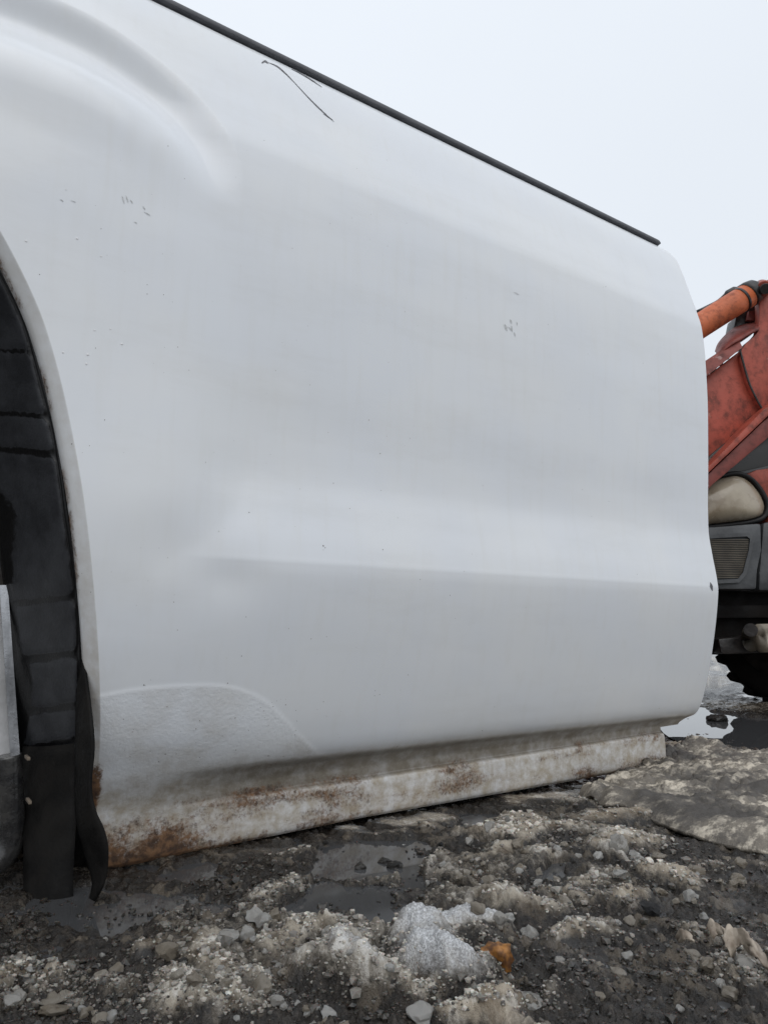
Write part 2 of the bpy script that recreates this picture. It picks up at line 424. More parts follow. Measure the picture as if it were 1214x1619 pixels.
PUD = [((585, 1358, 95, 32), 1.35), ((540, 1426, 58, 28), 1.3), ((625, 1400, 62, 26), .95), ((600, 1448, 62, 20), .85), ((748, 1296, 52, 14), 1.35), ((838, 1407, 50, 16), 1.3),
       ((722, 1411, 36, 10), 1.1), ((285, 1376, 70, 16), 1.25), ((95, 1436, 70, 18), .62), ((150, 1452, 125, 14), .50), ((250, 1430, 110, 18), .48), ((1140, 1136, 46, 26), 1.15),
       ((1215, 1152, 70, 26), 1.1), ((770, 1335, 30, 9), .8), ((800, 1300, 26, 6), .85), ((870, 1375, 26, 9), .7), ((690, 1350, 26, 12), .75)]
WATER_Z = -0.0021
TARP_BASE = (1085, 1245, 175, 70)

def ground_fields(X, Y):
    A, B = to_ab(X, Y)
    R = np.hypot(X, Y)
    fade = 1.0/(1.0+(R/2.2)**2)
    wx = X + 0.045*noise2(X*14, Y*14, 91) + 0.009*noise2(X*40, Y*40, 92)
    wy = Y + 0.045*noise2(X*14, Y*14, 93) + 0.009*noise2(X*40, Y*40, 94)
    wA, wB = to_ab(wx, wy)
    ice = sstep(-0.05, 0.55, fbm(X*7, Y*7, 4, 5))*0.5*(0.4+0.6*fade)
    white = np.zeros_like(X); tan = 0.35*sstep(0, .5, fbm(X*4, Y*4, 3, 61)); h = np.zeros_like(X)
    for e in DARK:
        ice = ice*(1-0.9*sstep(1.15, .4, blob(wA, wB, e)))
    for e, hh, ic, wh, tn in ICE:
        q = blob(wA, wB, e); w = sstep(1.35, .2, q)
        h = np.maximum(h, .75*hh*w)
        ice = np.maximum(ice, ic*w); white = np.maximum(white, wh*w); tan = tan*(1-w)+tn*w
    pud = np.zeros_like(X)
    for e, a in PUD:
        pud = np.maximum(pud, a*sstep(1.2, .5, blob(wA, wB, e)))
    far = sstep(4.6, 7.0, R)*sstep(-.2, .5, B/np.maximum(R, .01)) + sstep(.8, 2.0, R)*sstep(.35, -.1, B/np.maximum(R, .01))   # far snow ahead; unseen snow behind the lens, added to bounce light
    far = np.clip(far, 0, 1)
    farp = far*(.55+.45*sstep(-.15, .3, fbm(X*.6, Y*.6, 4, 41)))
    white = np.maximum(white, farp*0.9); ice = np.maximum(ice, farp)
    mid = sstep(1.5, 3.0, R)
    ice = np.maximum(ice, mid*sstep(-.1, .35, fbm(X*2.2, Y*5, 4, 47))*.8)
    # relief
    l1, i1 = worley(X*52, Y*52, 3); l2, i2 = worley(X*120, Y*120, 9); l3, i3 = worley(X*260, Y*260, 19)
    lump = (1-np.clip(l1*1.25, 0, 1)**1.6)*(.25+.75*i1)*.010 + (1-np.clip(l2*1.2, 0, 1)**1.6)*i2*.0055 + (1-np.clip(l3*1.2, 0, 1)**2)*i3*.0025
    mud = .0045*fbm(X*34, Y*34, 3, 23) + .0050*(1-np.clip(l2*1.3, 0, 1))*sstep(.45, .9, i2) + .0020*(1-np.clip(l3*1.3, 0, 1))*i3 + .0014*noise2(X*330, Y*330, 29)
    smooth_ice = .0022*noise2(X*60, Y*60, 31) + .0016*noise2(X*210, Y*210, 33)
    lumpy = sstep(.05, .45, fbm(X*11+5, Y*11, 3, 77)+.25)
    icem = lump*(.30+.7*lumpy) + smooth_ice
    gran = .0014*(1-np.clip(l3, 0, 1)) + .0012*noise2(X*420, Y*420, 37) + .0025*fbm(X*45, Y*45, 3, 39)
    rel = mud*(1-ice) + icem*ice*(1-.6*white) + white*gran
    z = h + rel*(.35+.65*fade) + .010*fbm(X*1.6, Y*1.6, 3, 51)*sstep(.6, 2.0, R) + ice*.003
    z += mid*(.022*fbm(X*2.6, Y*2.6, 4, 57)) + sstep(4, 9, R)*.12*fbm(X*.35, Y*.35, 4, 59)
    # puddles press the ground below the water level
    z = z*(1-.75*np.clip(pud, 0, 1)) - .016*pud
    ice = ice*(1-.9*np.clip(pud, 0, 1)); white = white*(1-np.clip(pud, 0, 1))
    tb = sstep(1.15, .75, blob(A, B, TARP_BASE))
    z = z*(1-tb) + tb*np.minimum(z, .004)
    # keep clear of the bed's sill
    ub = sstep(D*.98, D*1.05, Y)*sstep(1.12, 1.04, X)
    z = z*(1-ub) + ub*np.minimum(z, .0035)
    ub = sstep(D*.78, D*.95, Y)*sstep(1.12, 1.04, X)
    z = z*(1-ub) + ub*np.minimum(z, .011)
    tone = np.clip(.30+.45*i1+.45*(i2-.5)+.25*(i3-.5)+.35*fbm(X*20, Y*20, 3, 83), 0, 1)
    return z, ice, white, tan, pud, tone

fine_a = np.linspace(HEAD-math.radians(44), HEAD+math.radians(40), 720)
coarse_a = np.linspace(HEAD+math.radians(40), HEAD+math.radians(316), 62)[1:-1]
ang = np.concatenate([fine_a, coarse_a])
rad = np.concatenate([[0.015], np.geomspace(0.06, 0.33, 30), np.geomspace(0.332, 2.9, 620), np.geomspace(2.95, 2600, 90)])
RR, AA = np.meshgrid(rad, ang, indexing='ij')
GX, GY = RR*np.cos(AA), RR*np.sin(AA)
gz, gi, gw, gt, gp, gtn = ground_fields(GX.ravel(), GY.ravel())
na, nr = len(ang), len(rad)
idx = np.arange(nr*na).reshape(nr, na)
nxt = np.roll(idx, -1, axis=1)
gf = np.stack([idx[:-1].ravel(), idx[1:].ravel(), nxt[1:].ravel(), nxt[:-1].ravel()], 1)
gme = mesh_np('ground', np.stack([GX.ravel(), GY.ravel(), gz], 1), gf)
attr(gme, 'ice', gi); attr(gme, 'white', gw); attr(gme, 'tan', gt); attr(gme, 'tone', gtn)
ground = tag(link('ground', gme, M['ground']), kind='structure')

# puddles: one flat sheet of water in each hollow
def puddle(e):
    cx, cy, rx, ry = e
    c = at_ground(cx, cy, WATER_Z); n = at_ground(cx, cy+ry*1.35, WATER_Z); f = at_ground(cx, cy-ry*1.35, WATER_Z); r = at_ground(cx+rx*1.4, cy, WATER_Z)
    mid = (n+f)/2; va = r-c; vb = (f-n)/2
    N = 40
    V = [mid+va*math.cos(t)+vb*math.sin(t) for t in np.linspace(0, 2*math.pi, N, endpoint=False)]
    return V
PUD_SHEETS = [(600, 1458, 900, 128), (1180, 1144, 105, 34)]
for k, e in enumerate(PUD_SHEETS):
    V = puddle(e); dz = 0.0003*k
    V = [v+np.array([0, 0, dz]) for v in V]
    o = link('puddle', mesh_py('puddle', V, [list(range(len(V)))]), M['water'])
    tag(o, kind='structure')

# ------------------------------------------------------------------ truck bed
bed = empty('truck_bed', (D*1.0, D*1.6, 0))
tag(bed, 'white pickup bed side with black wheel-arch liner and rusty lower sill', 'truck bed')

XEND, XC, XL = 1.668, -0.50, -1.95
profB = pchip([-.335, -.327, -.318, -.290, -.262, -.2500, -.2470, -.2440, -.232, -.218, -.2060, -.190, -.160, -.097, -.005, .042, .075, .090, .099, .106, .116, .135, .19, .245, .30, .391, .50, .606, .70, .778, .83, .90, .958, .997, 1.020, 1.034, 1.040],
              [1.112, 1.1055, 1.1035, 1.1025, 1.1030, 1.1045, 1.1075, 1.1130, 1.1130, 1.1040, 1.0845, 1.0715, 1.058, 1.038, 1.015, 1.0055, 1.0000, .9980, .9972, .9968, .9975, .9992, 1.0062, 1.0112, 1.0088, 1.0005, .9925, .986, .9840, .9865, .9965, 1.0145, 1.0300, 1.0425, 1.0520, 1.064, 1.082])
profA = pchip([-.335, -.327, -.318, -.285, -.245, -.205, -.145, -.097, -.005, .10, .20, .30, .391, .50, .606, .70, .778, .83, .90, .958, .997, 1.020, 1.034, 1.040],
              [1.112, 1.1050, 1.1025, 1.1005, 1.0985, 1.0825, 1.0535, 1.038, 1.016, 1.003, 1.000, .9985, .9965, .9915, .986, .9840, .9865, .9965, 1.0145, 1.0300, 1.0425, 1.0520, 1.064, 1.082])
FL = np.array([at_side(x, y)/D - np.array([0, 0, H/D]) for x, y in
     [(-330, -10), (-200, -32), (-90, -14), (0, 10), (60, 32), (150, 74), (230, 134), (282, 194), (314, 256), (344, 380), (374, 520), (392, 640), (396, 715), (378, 795), (325, 852), (262, 890), (200, 940)]])[:, [0, 2]]
FL = catmull(FL, 6)
# boundary continues mirrored on the far side of the arch
FLm = FL[::-1].copy(); FLm[:, 0] = 2*XC-FLm[:, 0]
FLALL = np.vstack([FLm, FL])
GUARD = catmull(np.array([at_side(x, y)/D - np.array([0, 0, H/D]) for x, y in [(120, 1117), (165, 1105), (230, 1093), (300, 1087), (360, 1087), (405, 1097), (440, 1114), (475, 1145), (510, 1178), (552, 1206), (640, 1224)]])[:, [0, 2]], 4)

def poly_sd(P, X, Z):
    """distance to a polyline, signed by side (positive on the outside of the wheel arch)"""
    best = np.full(X.shape, 1e9); sgn = np.ones(X.shape)
    for i in range(len(P)-1):
        a, b = P[i], P[i+1]; d = b-a; L2 = d@d
        if L2 < 1e-12: continue
        t = np.clip(((X-a[0])*d[0]+(Z-a[1])*d[1])/L2, 0, 1)
        ex = X-(a[0]+t*d[0]); ez = Z-(a[1]+t*d[1]); dd = ex*ex+ez*ez
        m = dd < best
        s = np.where((d[0]*ez-d[1]*ex) > 0, 1.0, -1.0)
        best = np.where(m, dd, best); sgn = np.where(m, s, sgn)
    return np.sqrt(best)*sgn

def side_y(X, Z):
    """outer skin of the bed side, everything in units of D, Z relative to the lens"""
    Xm = np.where(X < XC, 2*XC-X, X)
    t1 = sstep(.29, .43, Xm); t2 = sstep(.30, .66, Xm)
    a, b = profA(Z), profB(Z)
    y = np.where(Z > -.097, a+(b-a)*t1, a+(b-a)*t2)
    d = poly_sd(FL, Xm, Z)
    top = sstep(.66, .84, Z)
    low = sstep(.02, .20, Z)
    v = .0300*top+.0010
    so = .5*(d+np.sqrt(d*d+.011**2)); si = .5*(-d+np.sqrt(d*d+.011**2))
    xo = np.minimum(so/.064, 1); o = v*(.45*(1-xo)+.55*sstep(1, 0, xo)) - (.0075+.0135*top+v)*(1-(1-np.minimum(si/(.11+.06*top), 1))**2.2)
    y = y + o*low
    # the flare runs out to the arch edge, the lower end turns in behind the wheel
    # gentle unevenness of old pressed steel
    y = y + .0010*noise2(X*2.3+7, Z*2.9, 3) + .00045*noise2(X*7, Z*6, 5)
    # shallow dents
    for (px, py, r, dep) in ((365, 912, .055, .004), (860, 800, .10, .0022), (560, 700, .12, .002), (985, 560, .12, .002), (1040, 800, .08, .002), (250, 330, .06, .0012)):
        c = at_side(px, py)/D; q = ((X-c[0])**2+((Z-(c[2]-H/D))*1.3)**2)/r**2
        y = y + dep*np.exp(-q)
    g = poly_sd(GUARD, X, Z)
    y = y - .00036*np.exp(-(g/.0034)**2) - .0004*sstep(.003, -.003, g)*sstep(.75, .5, X)
    return y

ARCH_Z = [-.335, -.30, -.235, -.108, .055, .23, .396, .482, .56, .63, .68, .71, .728, .738, .742]
ARCH_X = [.258, .252, .237, .221, .195, .159, .109, .065, .010, -.060, -.135, -.215, -.300, -.400, -.500]
archf = pchip(ARCH_Z, ARCH_X)
BAND = .0165
ZR = np.unique(np.concatenate([np.linspace(-.335, -.20, 90), np.linspace(-.20, .06, 90), np.linspace(.06, .14, 60), np.linspace(.14, .66, 130), np.linspace(.66, .742, 50), np.linspace(.742, .99, 70), np.linspace(.99, 1.04, 36)]))
def end_x(z):
    return np.where(z > 1.0, XEND-(z-1.0)/.04*.036, np.where(z < -.232, 1.566-.012*sstep(-.31, -.335, z), XEND-.03*sstep(-.205, -.232, z)))
def side_half(mirror):
    zr = ZR[::4] if mirror else ZR
    zr = np.unique(np.round(np.append(zr, [.742, 1.04]), 5))
    L = np.where(zr <= .742+1e-7, archf(np.minimum(zr, .742))+BAND, XC)
    L = np.where(zr <= .742+1e-7, np.maximum(L, XC), L)
    E = end_x(zr) if not mirror else np.full(zr.shape, 2*XC-XL)
    t = np.linspace(0, 1, 60 if mirror else 280)**1.25
    if mirror: X = L[:, None]+(E-L)[:, None]*t[None, :]
    else:
        q = L+.03; XS = .5*(q+.05+np.sqrt((q-.05)**2+.0008))
        ta = np.linspace(0, 1, 50, endpoint=False); tb_ = np.linspace(0, 1, 235)**1.12
        X = np.concatenate([L[:, None]+(XS-L)[:, None]*ta[None, :], XS[:, None]+(E-XS)[:, None]*tb_[None, :]], 1)
    Z = np.repeat(zr[:, None], X.shape[1], 1)
    Xr = 2*XC-X if mirror else X
    Yv = side_y(Xr, Z)
    # rolled arch lip: extra columns before the first
    dz = np.gradient(L, zr); nx = -np.ones_like(dz); nz = dz
    nx = -1/np.sqrt(1+dz**2); nz = dz/np.sqrt(1+dz**2)
    lip = zr <= .742+1e-7
    cols = []
    for (dn, dy) in ((.0160, .045), (.0164, .022), (.0154, .0165), (.0122, .0115), (.0078, .0068), (.0042, .0034), (.0020, .0013), (.0007, .0002)):
        k = np.where(lip, 1.0, 0.0)
        cx = L+nx*dn*k; cz = zr+nz*dn*k
        cy = Yv[:, 0]+dy*k
        cols.append((2*XC-cx if mirror else cx, cy, cz))
    # end return flange
    ends = []
    for (dx, dy) in ((.002, .0006), (.004, .003), (.005, .010), (.005, .060)):
        ex = E+dx; ends.append((2*XC-ex if mirror else ex, Yv[:, -1]+dy, zr))
    Xa = np.concatenate([np.stack([c[0] for c in cols], 1), Xr, np.stack([c[0] for c in ends], 1)], 1)
    Ya = np.concatenate([np.stack([c[1] for c in cols], 1), Yv, np.stack([c[1] for c in ends], 1)], 1)
    Za = np.concatenate([np.stack([c[2] for c in cols], 1), Z, np.stack([c[2] for c in ends], 1)], 1)
    lipm = np.zeros_like(Xa); lipm[:, :8] = 1
    f = grid_faces(*Xa.shape, flip=mirror)
    # drop degenerate rows above the arch
    nv = Xa.shape[1]
    rowi = f.min(1)//nv; coli = f.min(1) % nv
    keep = ~((zr[rowi] >= .742) & (coli < 8))
    f = f[keep]
    kz = np.interp(np.where(Xa < XC, 2*XC-Xa, Xa), [.28, .70, 1.57], [1.0, .87, .84])      # the sill narrows towards the cab
    dl = np.interp(np.where(Xa < XC, 2*XC-Xa, Xa), [.25, .40, .70, 1.0, 1.5], [.012, .015, .013, .008, .0])
    zt = -.25-dl; zb = -.25-.085*kz
    Zd = np.where(Za < -.25, zt+(Za+.25)/.085*(zt-zb), np.where(Za < -.206, -.206+(Za+.206)/.044*(-.206-zt), Za))
    V = np.stack([Xa.ravel()*D, Ya.ravel()*D, Zd.ravel()*D+H], 1)
    e = .0015
    gx = (side_y(Xr+e, Z)-side_y(Xr-e, Z))/(2*e); gz_ = (side_y(Xr, Z+e)-side_y(Xr, Z-e))/(2*e)
    N = np.zeros(Xa.shape+(3,)); n = np.stack([gx, -np.ones_like(gx), gz_], -1); n /= np.linalg.norm(n, axis=-1, keepdims=True)
    N[:, 8:8+n.shape[1]] = n
    return V, f, lipm.ravel(), N.reshape(-1, 3), Za.ravel()
V1, F1, L1, N1, Z1 = side_half(False)
V2, F2, L2, N2, Z2 = side_half(True)
VV = np.vstack([V1, V2]); FF = np.vstack([F1, F2+len(V1)]); LM = np.concatenate([L1, L2])
pme = mesh_np('side_panel', VV, FF)
NN = np.vstack([N1, N2])
pme.normals_split_custom_set_from_vertices([tuple(q) for q in NN.tolist()])   # exact normals of the pressed skin (zero = automatic)
ux, uz = VV[:, 0]/D, np.concatenate([Z1, Z2])      # marks follow the unstretched profile
uxm = np.where(ux < XC, 2*XC-ux, ux)
nz1 = fbm(ux*9, uz*9, 4, 71); nz2 = fbm(ux*30, uz*14, 4, 73)
sill = sstep(-.240, -.250, uz)
leftlow = sstep(.62, .20, uxm)*sstep(-.215, -.300, uz)
nz3 = fbm(ux*5, uz*16, 4, 75)
rust = np.clip(np.maximum(sill*(.35+.22*sstep(.8, .25, uxm))*(.9+.9*nz3), leftlow*(1.15+.6*nz1)), 0, 1)
edge = sstep(-.302, -.322, uz)*(.35+.65*sstep(1.2, .3, uxm))
rust = np.maximum(rust, edge*.62*sstep(-.3, .35, nz2))
topl = sstep(-.285, -.258, uz)*sstep(-.228, -.244, uz)
rust = np.maximum(rust, topl*(.32+.34*sstep(.85, .45, uxm)*sstep(.22, .34, uxm))*(.85+.8*nz3))
rust = np.maximum(rust, topl*.55*sstep(.05, .75, fbm(ux*14, uz*20, 3, 79))*sstep(.6, .8, uxm))
# rust eating the arch corner and the lip's edge
cr = at_side(158, 1275)/D; qq = np.hypot(ux-(cr[0]+.004), (uz-(cr[2]-H/D))*.42)
rust = np.maximum(rust, sstep(.026, .004, qq+.006*nz2))
liprow = LM*sstep(.55, -.3, uz)
d_arch = uxm-archf(np.clip(uz, -.335, .742))
rust = np.maximum(rust, LM*sstep(.006, -.001, d_arch)*.55*sstep(-.25, .25, nz2))
grime = np.maximum(.95*sstep(-.185, -.235, uz), .9*leftlow)
grime = np.maximum(grime, LM*(.30+.45*sstep(.2, -.3, uz)))
grime = np.maximum(grime, sstep(.06, .0, d_arch)*.45*sstep(.0, -.25, uz))
gsd = poly_sd(GUARD, ux, uz)
ginside = sstep(.004, -.006, gsd)*sstep(.78, .6, ux)
grime = np.maximum(grime, .36*ginside*sstep(-.5, .3, nz1)*(.5+.5*sstep(-.08, -.2, uz)))
grime = np.maximum(grime, sill*(.85+.4*nz3))
guard = np.maximum(ginside, sstep(-.236, -.250, uz))
attr(pme, 'rust', rust); attr(pme, 'grime', np.clip(grime, 0, 1)); attr(pme, 'guard', guard)
attr(pme, 'under_shade', sstep(-.201, -.213, uz)*sstep(-.2485, -.2455, uz)*sstep(.30, .62, uxm)*.85 + sstep(-.15, -.23, uz)*sstep(-.275, -.24, uz)*sstep(.66, .40, uxm)*sstep(.22, .34, uxm)*.5)  # painted shade of the down-facing strip above the sill, in grime brown
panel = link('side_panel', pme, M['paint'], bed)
panel['label'] = 'white bed side skin, dented and scratched'

# surface helper for marks on the skin
SKX, SKZ = np.linspace(-.05, 1.75, 720), np.linspace(-.36, 1.06, 620)
SKY = side_y(*np.meshgrid(SKX, SKZ, indexing='ij'))
def skin_at(X, Z):
    u = min(max((X+.05)/1.80*719, 0), 717.999); v = min(max((Z+.36)/1.42*619, 0), 617.999)
    i, j = int(u), int(v); a, b = u-i, v-j
    return SKY[i, j]*(1-a)*(1-b)+SKY[i+1, j]*a*(1-b)+SKY[i, j+1]*(1-a)*b+SKY[i+1, j+1]*a*b
def on_skin(px, py, lift=0.0004):
    u = at_side(px, py)/D; X, Z = u[0], u[2]-H/D
    for _ in range(5):
        y = skin_at(X, Z)
        p = at_side(px, py, D*y)/D; X, Z = p[0], p[2]-H/D
    e = .003
    y0, yx, yz = skin_at(X, Z), skin_at(X+e, Z), skin_at(X, Z+e)
    n = np.array([(yx-y0)/e, -1, (yz-y0)/e]); n /= np.linalg.norm(n)
    p = np.array([X*D, y0*D, Z*D+H])+n*lift
    return p, n

def ribbon(name, pts, widths, mat, parent, lift=0.0004):
    P = catmull(pts, 6); W = np.interp(np.linspace(0, 1, len(P)), np.linspace(0, 1, len(widths)), widths)
    V, Fc = [], []
    for i, p in enumerate(P):
        t = P[min(i+1, len(P)-1)]-P[max(i-1, 0)]; t = t/(np.linalg.norm(t)+1e-9); n = np.array([-t[1], t[0]])
        j = .35*(hsh(np.array([i]), np.array([3]), 5)[0]-.5)
        for s in (-1, 1):
            q = p+n*s*W[i]*(.5+j*s*.5); V.append(on_skin(q[0], q[1], lift)[0])
    for i in range(len(P)-1): Fc.append([2*i, 2*i+1, 2*i+3, 2*i+2])
    return link(name, mesh_py(name, V, Fc), mat, parent)
ribbon('scratch', [(424, 99), (438, 105), (450, 115), (462, 127), (475, 141), (490, 157), (503, 170), (517, 183), (528, 193)], [.5, 1.9, 1.8, .8, .9, 1.3, 1.8, 1.2, .3], M['scratch'], panel)
ribbon('scratch', [(414, 100), (419, 97), (424, 100)], [1.6, 3.0, 1.6], M['scratch'], panel)
ribbon('scratch', [(461, 109), (477, 117), (493, 127), (509, 138)], [.6, 1.9, 1.7, .5], M['scratch'], panel)
ribbon('scratch', [(511, 180), (520, 186), (526, 190)], [.5, 1.4, .4], M['scratch'], panel)
for (a, b, w) in [((797, 513), (801, 523), 4), ((806, 505), (808, 512), 3), ((803, 517), (810, 524), 2.5), ((808, 515), (809, 524), 2), ((816, 509), (817, 515), 1.6), ((812, 462), (820, 466), 1.6), ((812, 525), (814, 532), 2),
                  ((193, 310), (197, 322), 2.5), ((199, 309), (203, 320), 2.2), ((206, 316), (210, 322), 1.8), ((226, 326), (230, 332), 2), ((228, 335), (238, 341), 2), ((212, 351), (217, 353), 1.6), ((95, 315), (101, 319), 1.6), ((112, 317), (121, 320), 1.4)]:
    ribbon('scuff', [a, ((a[0]+b[0])/2+.4, (a[1]+b[1])/2), b], [w*.3, w, w*.3], M['scuff'], panel)
ribbon('paint_chip', [(1122, 921), (1123.5, 927), (1125.5, 934)], [1.2, 4.6, 1.2], M['scratch'], panel)

# loose dirt specks: too small to pick apart, one part
rng = random.Random(11)
SV, SF = [], []
def speck(px, py, r):
    try: p, n = on_skin(px, py, 0.0002)
    except Exception: return
    t = np.cross(n, [0, 0, 1]); t /= np.linalg.norm(t); b = np.cross(n, t); k = len(SV); m = 6
    SV.append(p+n*r*.5)
    for i in range(m):
        a = i/m*2*math.pi; rr = r*(.6+.6*rng.random()); SV.append(p+(t*math.cos(a)+b*math.sin(a))*rr)
    for i in range(m): SF.append([k, k+1+i, k+1+(i+1) % m])
named = [(266, 231, 1.6), (233, 450, 1.5), (233, 465, 1.6), (259, 466, 1.7), (556, 345, 1.4), (583, 664, 2.0), (601, 717, 2.0), (527, 764, 1.8), (553, 804, 1.6), (763, 768, 1.8), (763, 774, 1.2), (511, 863, 3.4), (514, 866, 2.2), (605, 869, 2.2),
         (664, 916, 1.7), (711, 941, 2.0), (346, 840, 1.7), (394, 810, 1.9), (492, 1010, 1.6), (382, 1037, 1.8), (645, 1067, 1.8), (593, 1092, 1.8), (957, 453, 2.2), (953, 454, 1.5), (63, 434, 1.4), (166, 664, 1.8), (114, 702, 1.7), (592, 1100, 1.6), (600, 1098, 1.6), (372, 1135, 1.8), (210, 1244, 2.2), (628, 1180, 1.8), (762, 1155, 2.0), (1041, 1120, 1.8), (1100, 1030, 1.7), (735, 1186, 2.0), (360, 1080, 1.8), (275, 952, 1.5), (281, 996, 1.5), (228, 1083, 2.4), (640, 493, 1.6), (920, 774, 1.6)]
for x, y, r in named: speck(x, y, r*.00030)
for i in range(230):
    x = rng.uniform(120, 1105); y = rng.uniform(220, 1160)
    if y < 0.489*(x-255)+30: continue
    speck(x, y, rng.choice([.5, .6, .7, .9, 1.3])*.00032)
for i in range(150):
    x = rng.uniform(185, 540); y = rng.uniform(1105, 1300)
    speck(x, y, rng.choice([.6, .7, .9, 1.2, 1.6])*.00032)
sp = link('dirt_specks', mesh_py('dirt_specks', SV, SF), M['speck'], panel); sp['kind'] = 'stuff'
SV, SF = [], []
for (x, y, r) in [(193, 544, 2.6), (122, 377, 2.2), (42, 381, 2.0), (139, 561, 2.2), (137, 575, 1.8), (100, 557, 2.0), (160, 405, 1.6), (150, 522, 1.6), (175, 520, 1.5), (105, 300, 1.5)]: speck(x, y, r*.00055)
link('paint_blister', mesh_py('paint_blister', SV, SF, True), M['blister'], panel)['kind'] = 'stuff'

# rail cap along the top of the bed side
def sweep_x(name, sec, x0, x1, n, mat, parent, endcut=0.0, smooth_angle=0.6):
    bm = bmesh.new(); rings = []
    zs = [s[1] for s in sec]; zlo, zhi = min(zs), max(zs)
    for i in range(n+1):
        x = x0+(x1-x0)*i/n
        r = []
        for (y, z) in sec:
            xx = x-(endcut*(z-zlo)/(zhi-zlo) if i == n else 0)
            r.append(bm.verts.new((xx*D, y*D, z*D+H)))
        rings.append(r)
    m = len(sec)
    for i in range(n):
        for j in range(m): bm.faces.new([rings[i][j], rings[i+1][j], rings[i+1][(j+1) % m], rings[i][(j+1) % m]])
    bm.faces.new(rings[0]); bm.faces.new(rings[-1])
    return link(name, from_bm(name, bm, angle=smooth_angle), mat, parent)
cap = sweep_x('rail_cap', [(1.0555, 1.0385), (1.0545, 1.0410), (1.0550, 1.0455), (1.0580, 1.0490), (1.066, 1.0505), (1.20, 1.052), (1.20, 1.036), (1.075, 1.036)], XL, 1.622, 40, M['cap'], bed, endcut=.016)
cap['label'] = 'dark grey plastic cap on the bed rail'
# inner box of the bed: inner wall, floor, head board
def box(name, a, b, mat, parent, bev=0.0):
    bm = bmesh.new(); bmesh.ops.create_cube(bm, size=1)
    a = np.array(a, float); b = np.array(b, float)
    for v in bm.verts: v.co = Vector([(a[i]+b[i])/2+(b[i]-a[i])*v.co[i] for i in range(3)])
    if bev: bmesh.ops.bevel(bm, geom=bm.edges[:], offset=bev, segments=2, affect='EDGES', profile=.6)
    return link(name, from_bm(name, bm, angle=.7 if bev else None), mat, parent)
zB = lambda z: z*D+H
box('inner_wall', (XL*D+.01, 1.20*D, zB(.10)), (1.60*D, 1.235*D, zB(1.034)), M['inner'], bed, .004)
box('bed_floor', (XL*D+.01, 1.236*D, zB(.02)), (1.60*D, 3.6*D, zB(.10)), M['under'], bed, .004)
box('head_board', (1.602*D, 1.205*D, zB(-.02)), (1.645*D, 3.6*D, zB(1.0)), M['inner'], bed, .006)
box('far_side', (XL*D+.01, 3.602*D, zB(-.26)), (1.66*D, 3.68*D, zB(1.03)), M['inner'], bed, .006)
box('tailgate', (XL*D-.02, 1.10*D, zB(.10)), (XL*D+.006, 3.55*D, zB(1.0)), M['inner'], bed, .006)
box('cross_sill', (.62*D, 1.30*D, .03), (.80*D, 3.5*D, zB(.018)), M['under'], bed, .004)
box('cross_sill', (1.36*D, 1.30*D, .03), (1.50*D, 3.5*D, zB(.018)), M['under'], bed, .004)
box('cross_sill', (-1.5*D, 1.30*D, .03), (-1.34*D, 3.5*D, zB(.018)), M['under'], bed, .004)

# wheel-arch liner, following the opening
zl = np.concatenate([np.linspace(-.385, .60, 170), np.linspace(.605, .742, 60)])
ax = archf(np.clip(zl, -.335, .742)); ax = np.where(zl < -.335, .258, ax)
sl = np.gradient(ax, zl); nxl = -1/np.sqrt(1+sl**2); nzl = sl/np.sqrt(1+sl**2)
yl = side_y(ax+BAND, np.clip(zl, -.335, .742))
tight = sstep(-.20, -.33, zl)
sec = [(-.004, .024, 0), (.0015, .0225, 0), (.004, .026, 0), (.010, .034, 0), (.022, .058, .0), (.034, .085, 1), (.046, .112, 1), (.058, .140, 1), (.066, .160, .0), (.070, .182, 0), (.068, .26, 0), (.060, .45, 0)]
secf = catmull(np.array([(a, b, c) for a, b, c in sec]), 4)
Xs, Ys, Zs, Dd = [], [], [], []
RIBS = [at_side(70, y)[2] for y in (948, 1029, 1113, 1168)]
for (dn, dy, du) in secf:
    wav = .0022*noise2(zl*9+dn*30, dn*40+zl*0, 8)
    Xs.append(ax+nxl*(dn+wav)); Zs.append(zl+nzl*(dn+wav)); Ys.append(yl+dy-.012*tight)
    zz = zl*D+H
    lines = np.zeros_like(zl)
    for r, w, tl in [(.375, .0018, .03), (.290, .0028, .05), (.240, .0034, .07), (.045, .0034, .0), (-.03, .0040, .0), (-.10, .0036, .0), (-.148, .0032, .0)]:
        zc = H+D*(r*(1+(dy-.03)*1.05)+tl*(dy-.06)) + .0012*noise2(np.full_like(zl, dy*14), zl*0+r*9, 15)
        lines = np.maximum(lines, np.exp(-((zz-zc)/w)**2))
    lim = sstep(.020, .038, dy)*sstep(.150, .120, dy-.03*sstep(.05, .4, zl)+.035*noise2(zl*9, zl*0+dy*9, 12))
    Dd.append(np.clip(lim*sstep(-.205, -.18, zl), 0, 1)*(1-lines))
Xs, Ys, Zs, Dd = [np.stack(q, 1) for q in (Xs, Ys, Zs, Dd)]
lin_depth = (.0050*(1-sstep(.2, .6, Dd)))     # worn faces stand proud of the grooves between them
Ys = Ys+lin_depth; 
def liner_half(mirror):
    X = 2*XC-Xs if mirror else Xs
    return np.stack([X.ravel()*D, Ys.ravel()*D, Zs.ravel()*D+H], 1), grid_faces(*Xs.shape, flip=mirror)
La, Fa = liner_half(False); Lb, Fb = liner_half(True)
lme = mesh_np('wheel_arch_liner', np.vstack([La, Lb]), np.vstack([Fa, Fb+len(La)]))
attr(lme, 'dust', np.concatenate([Dd.ravel(), Dd.ravel()]))
liner = link('wheel_arch_liner', lme, M['liner'], bed)
liner['label'] = 'black plastic wheel-arch liner with worn grey panels'
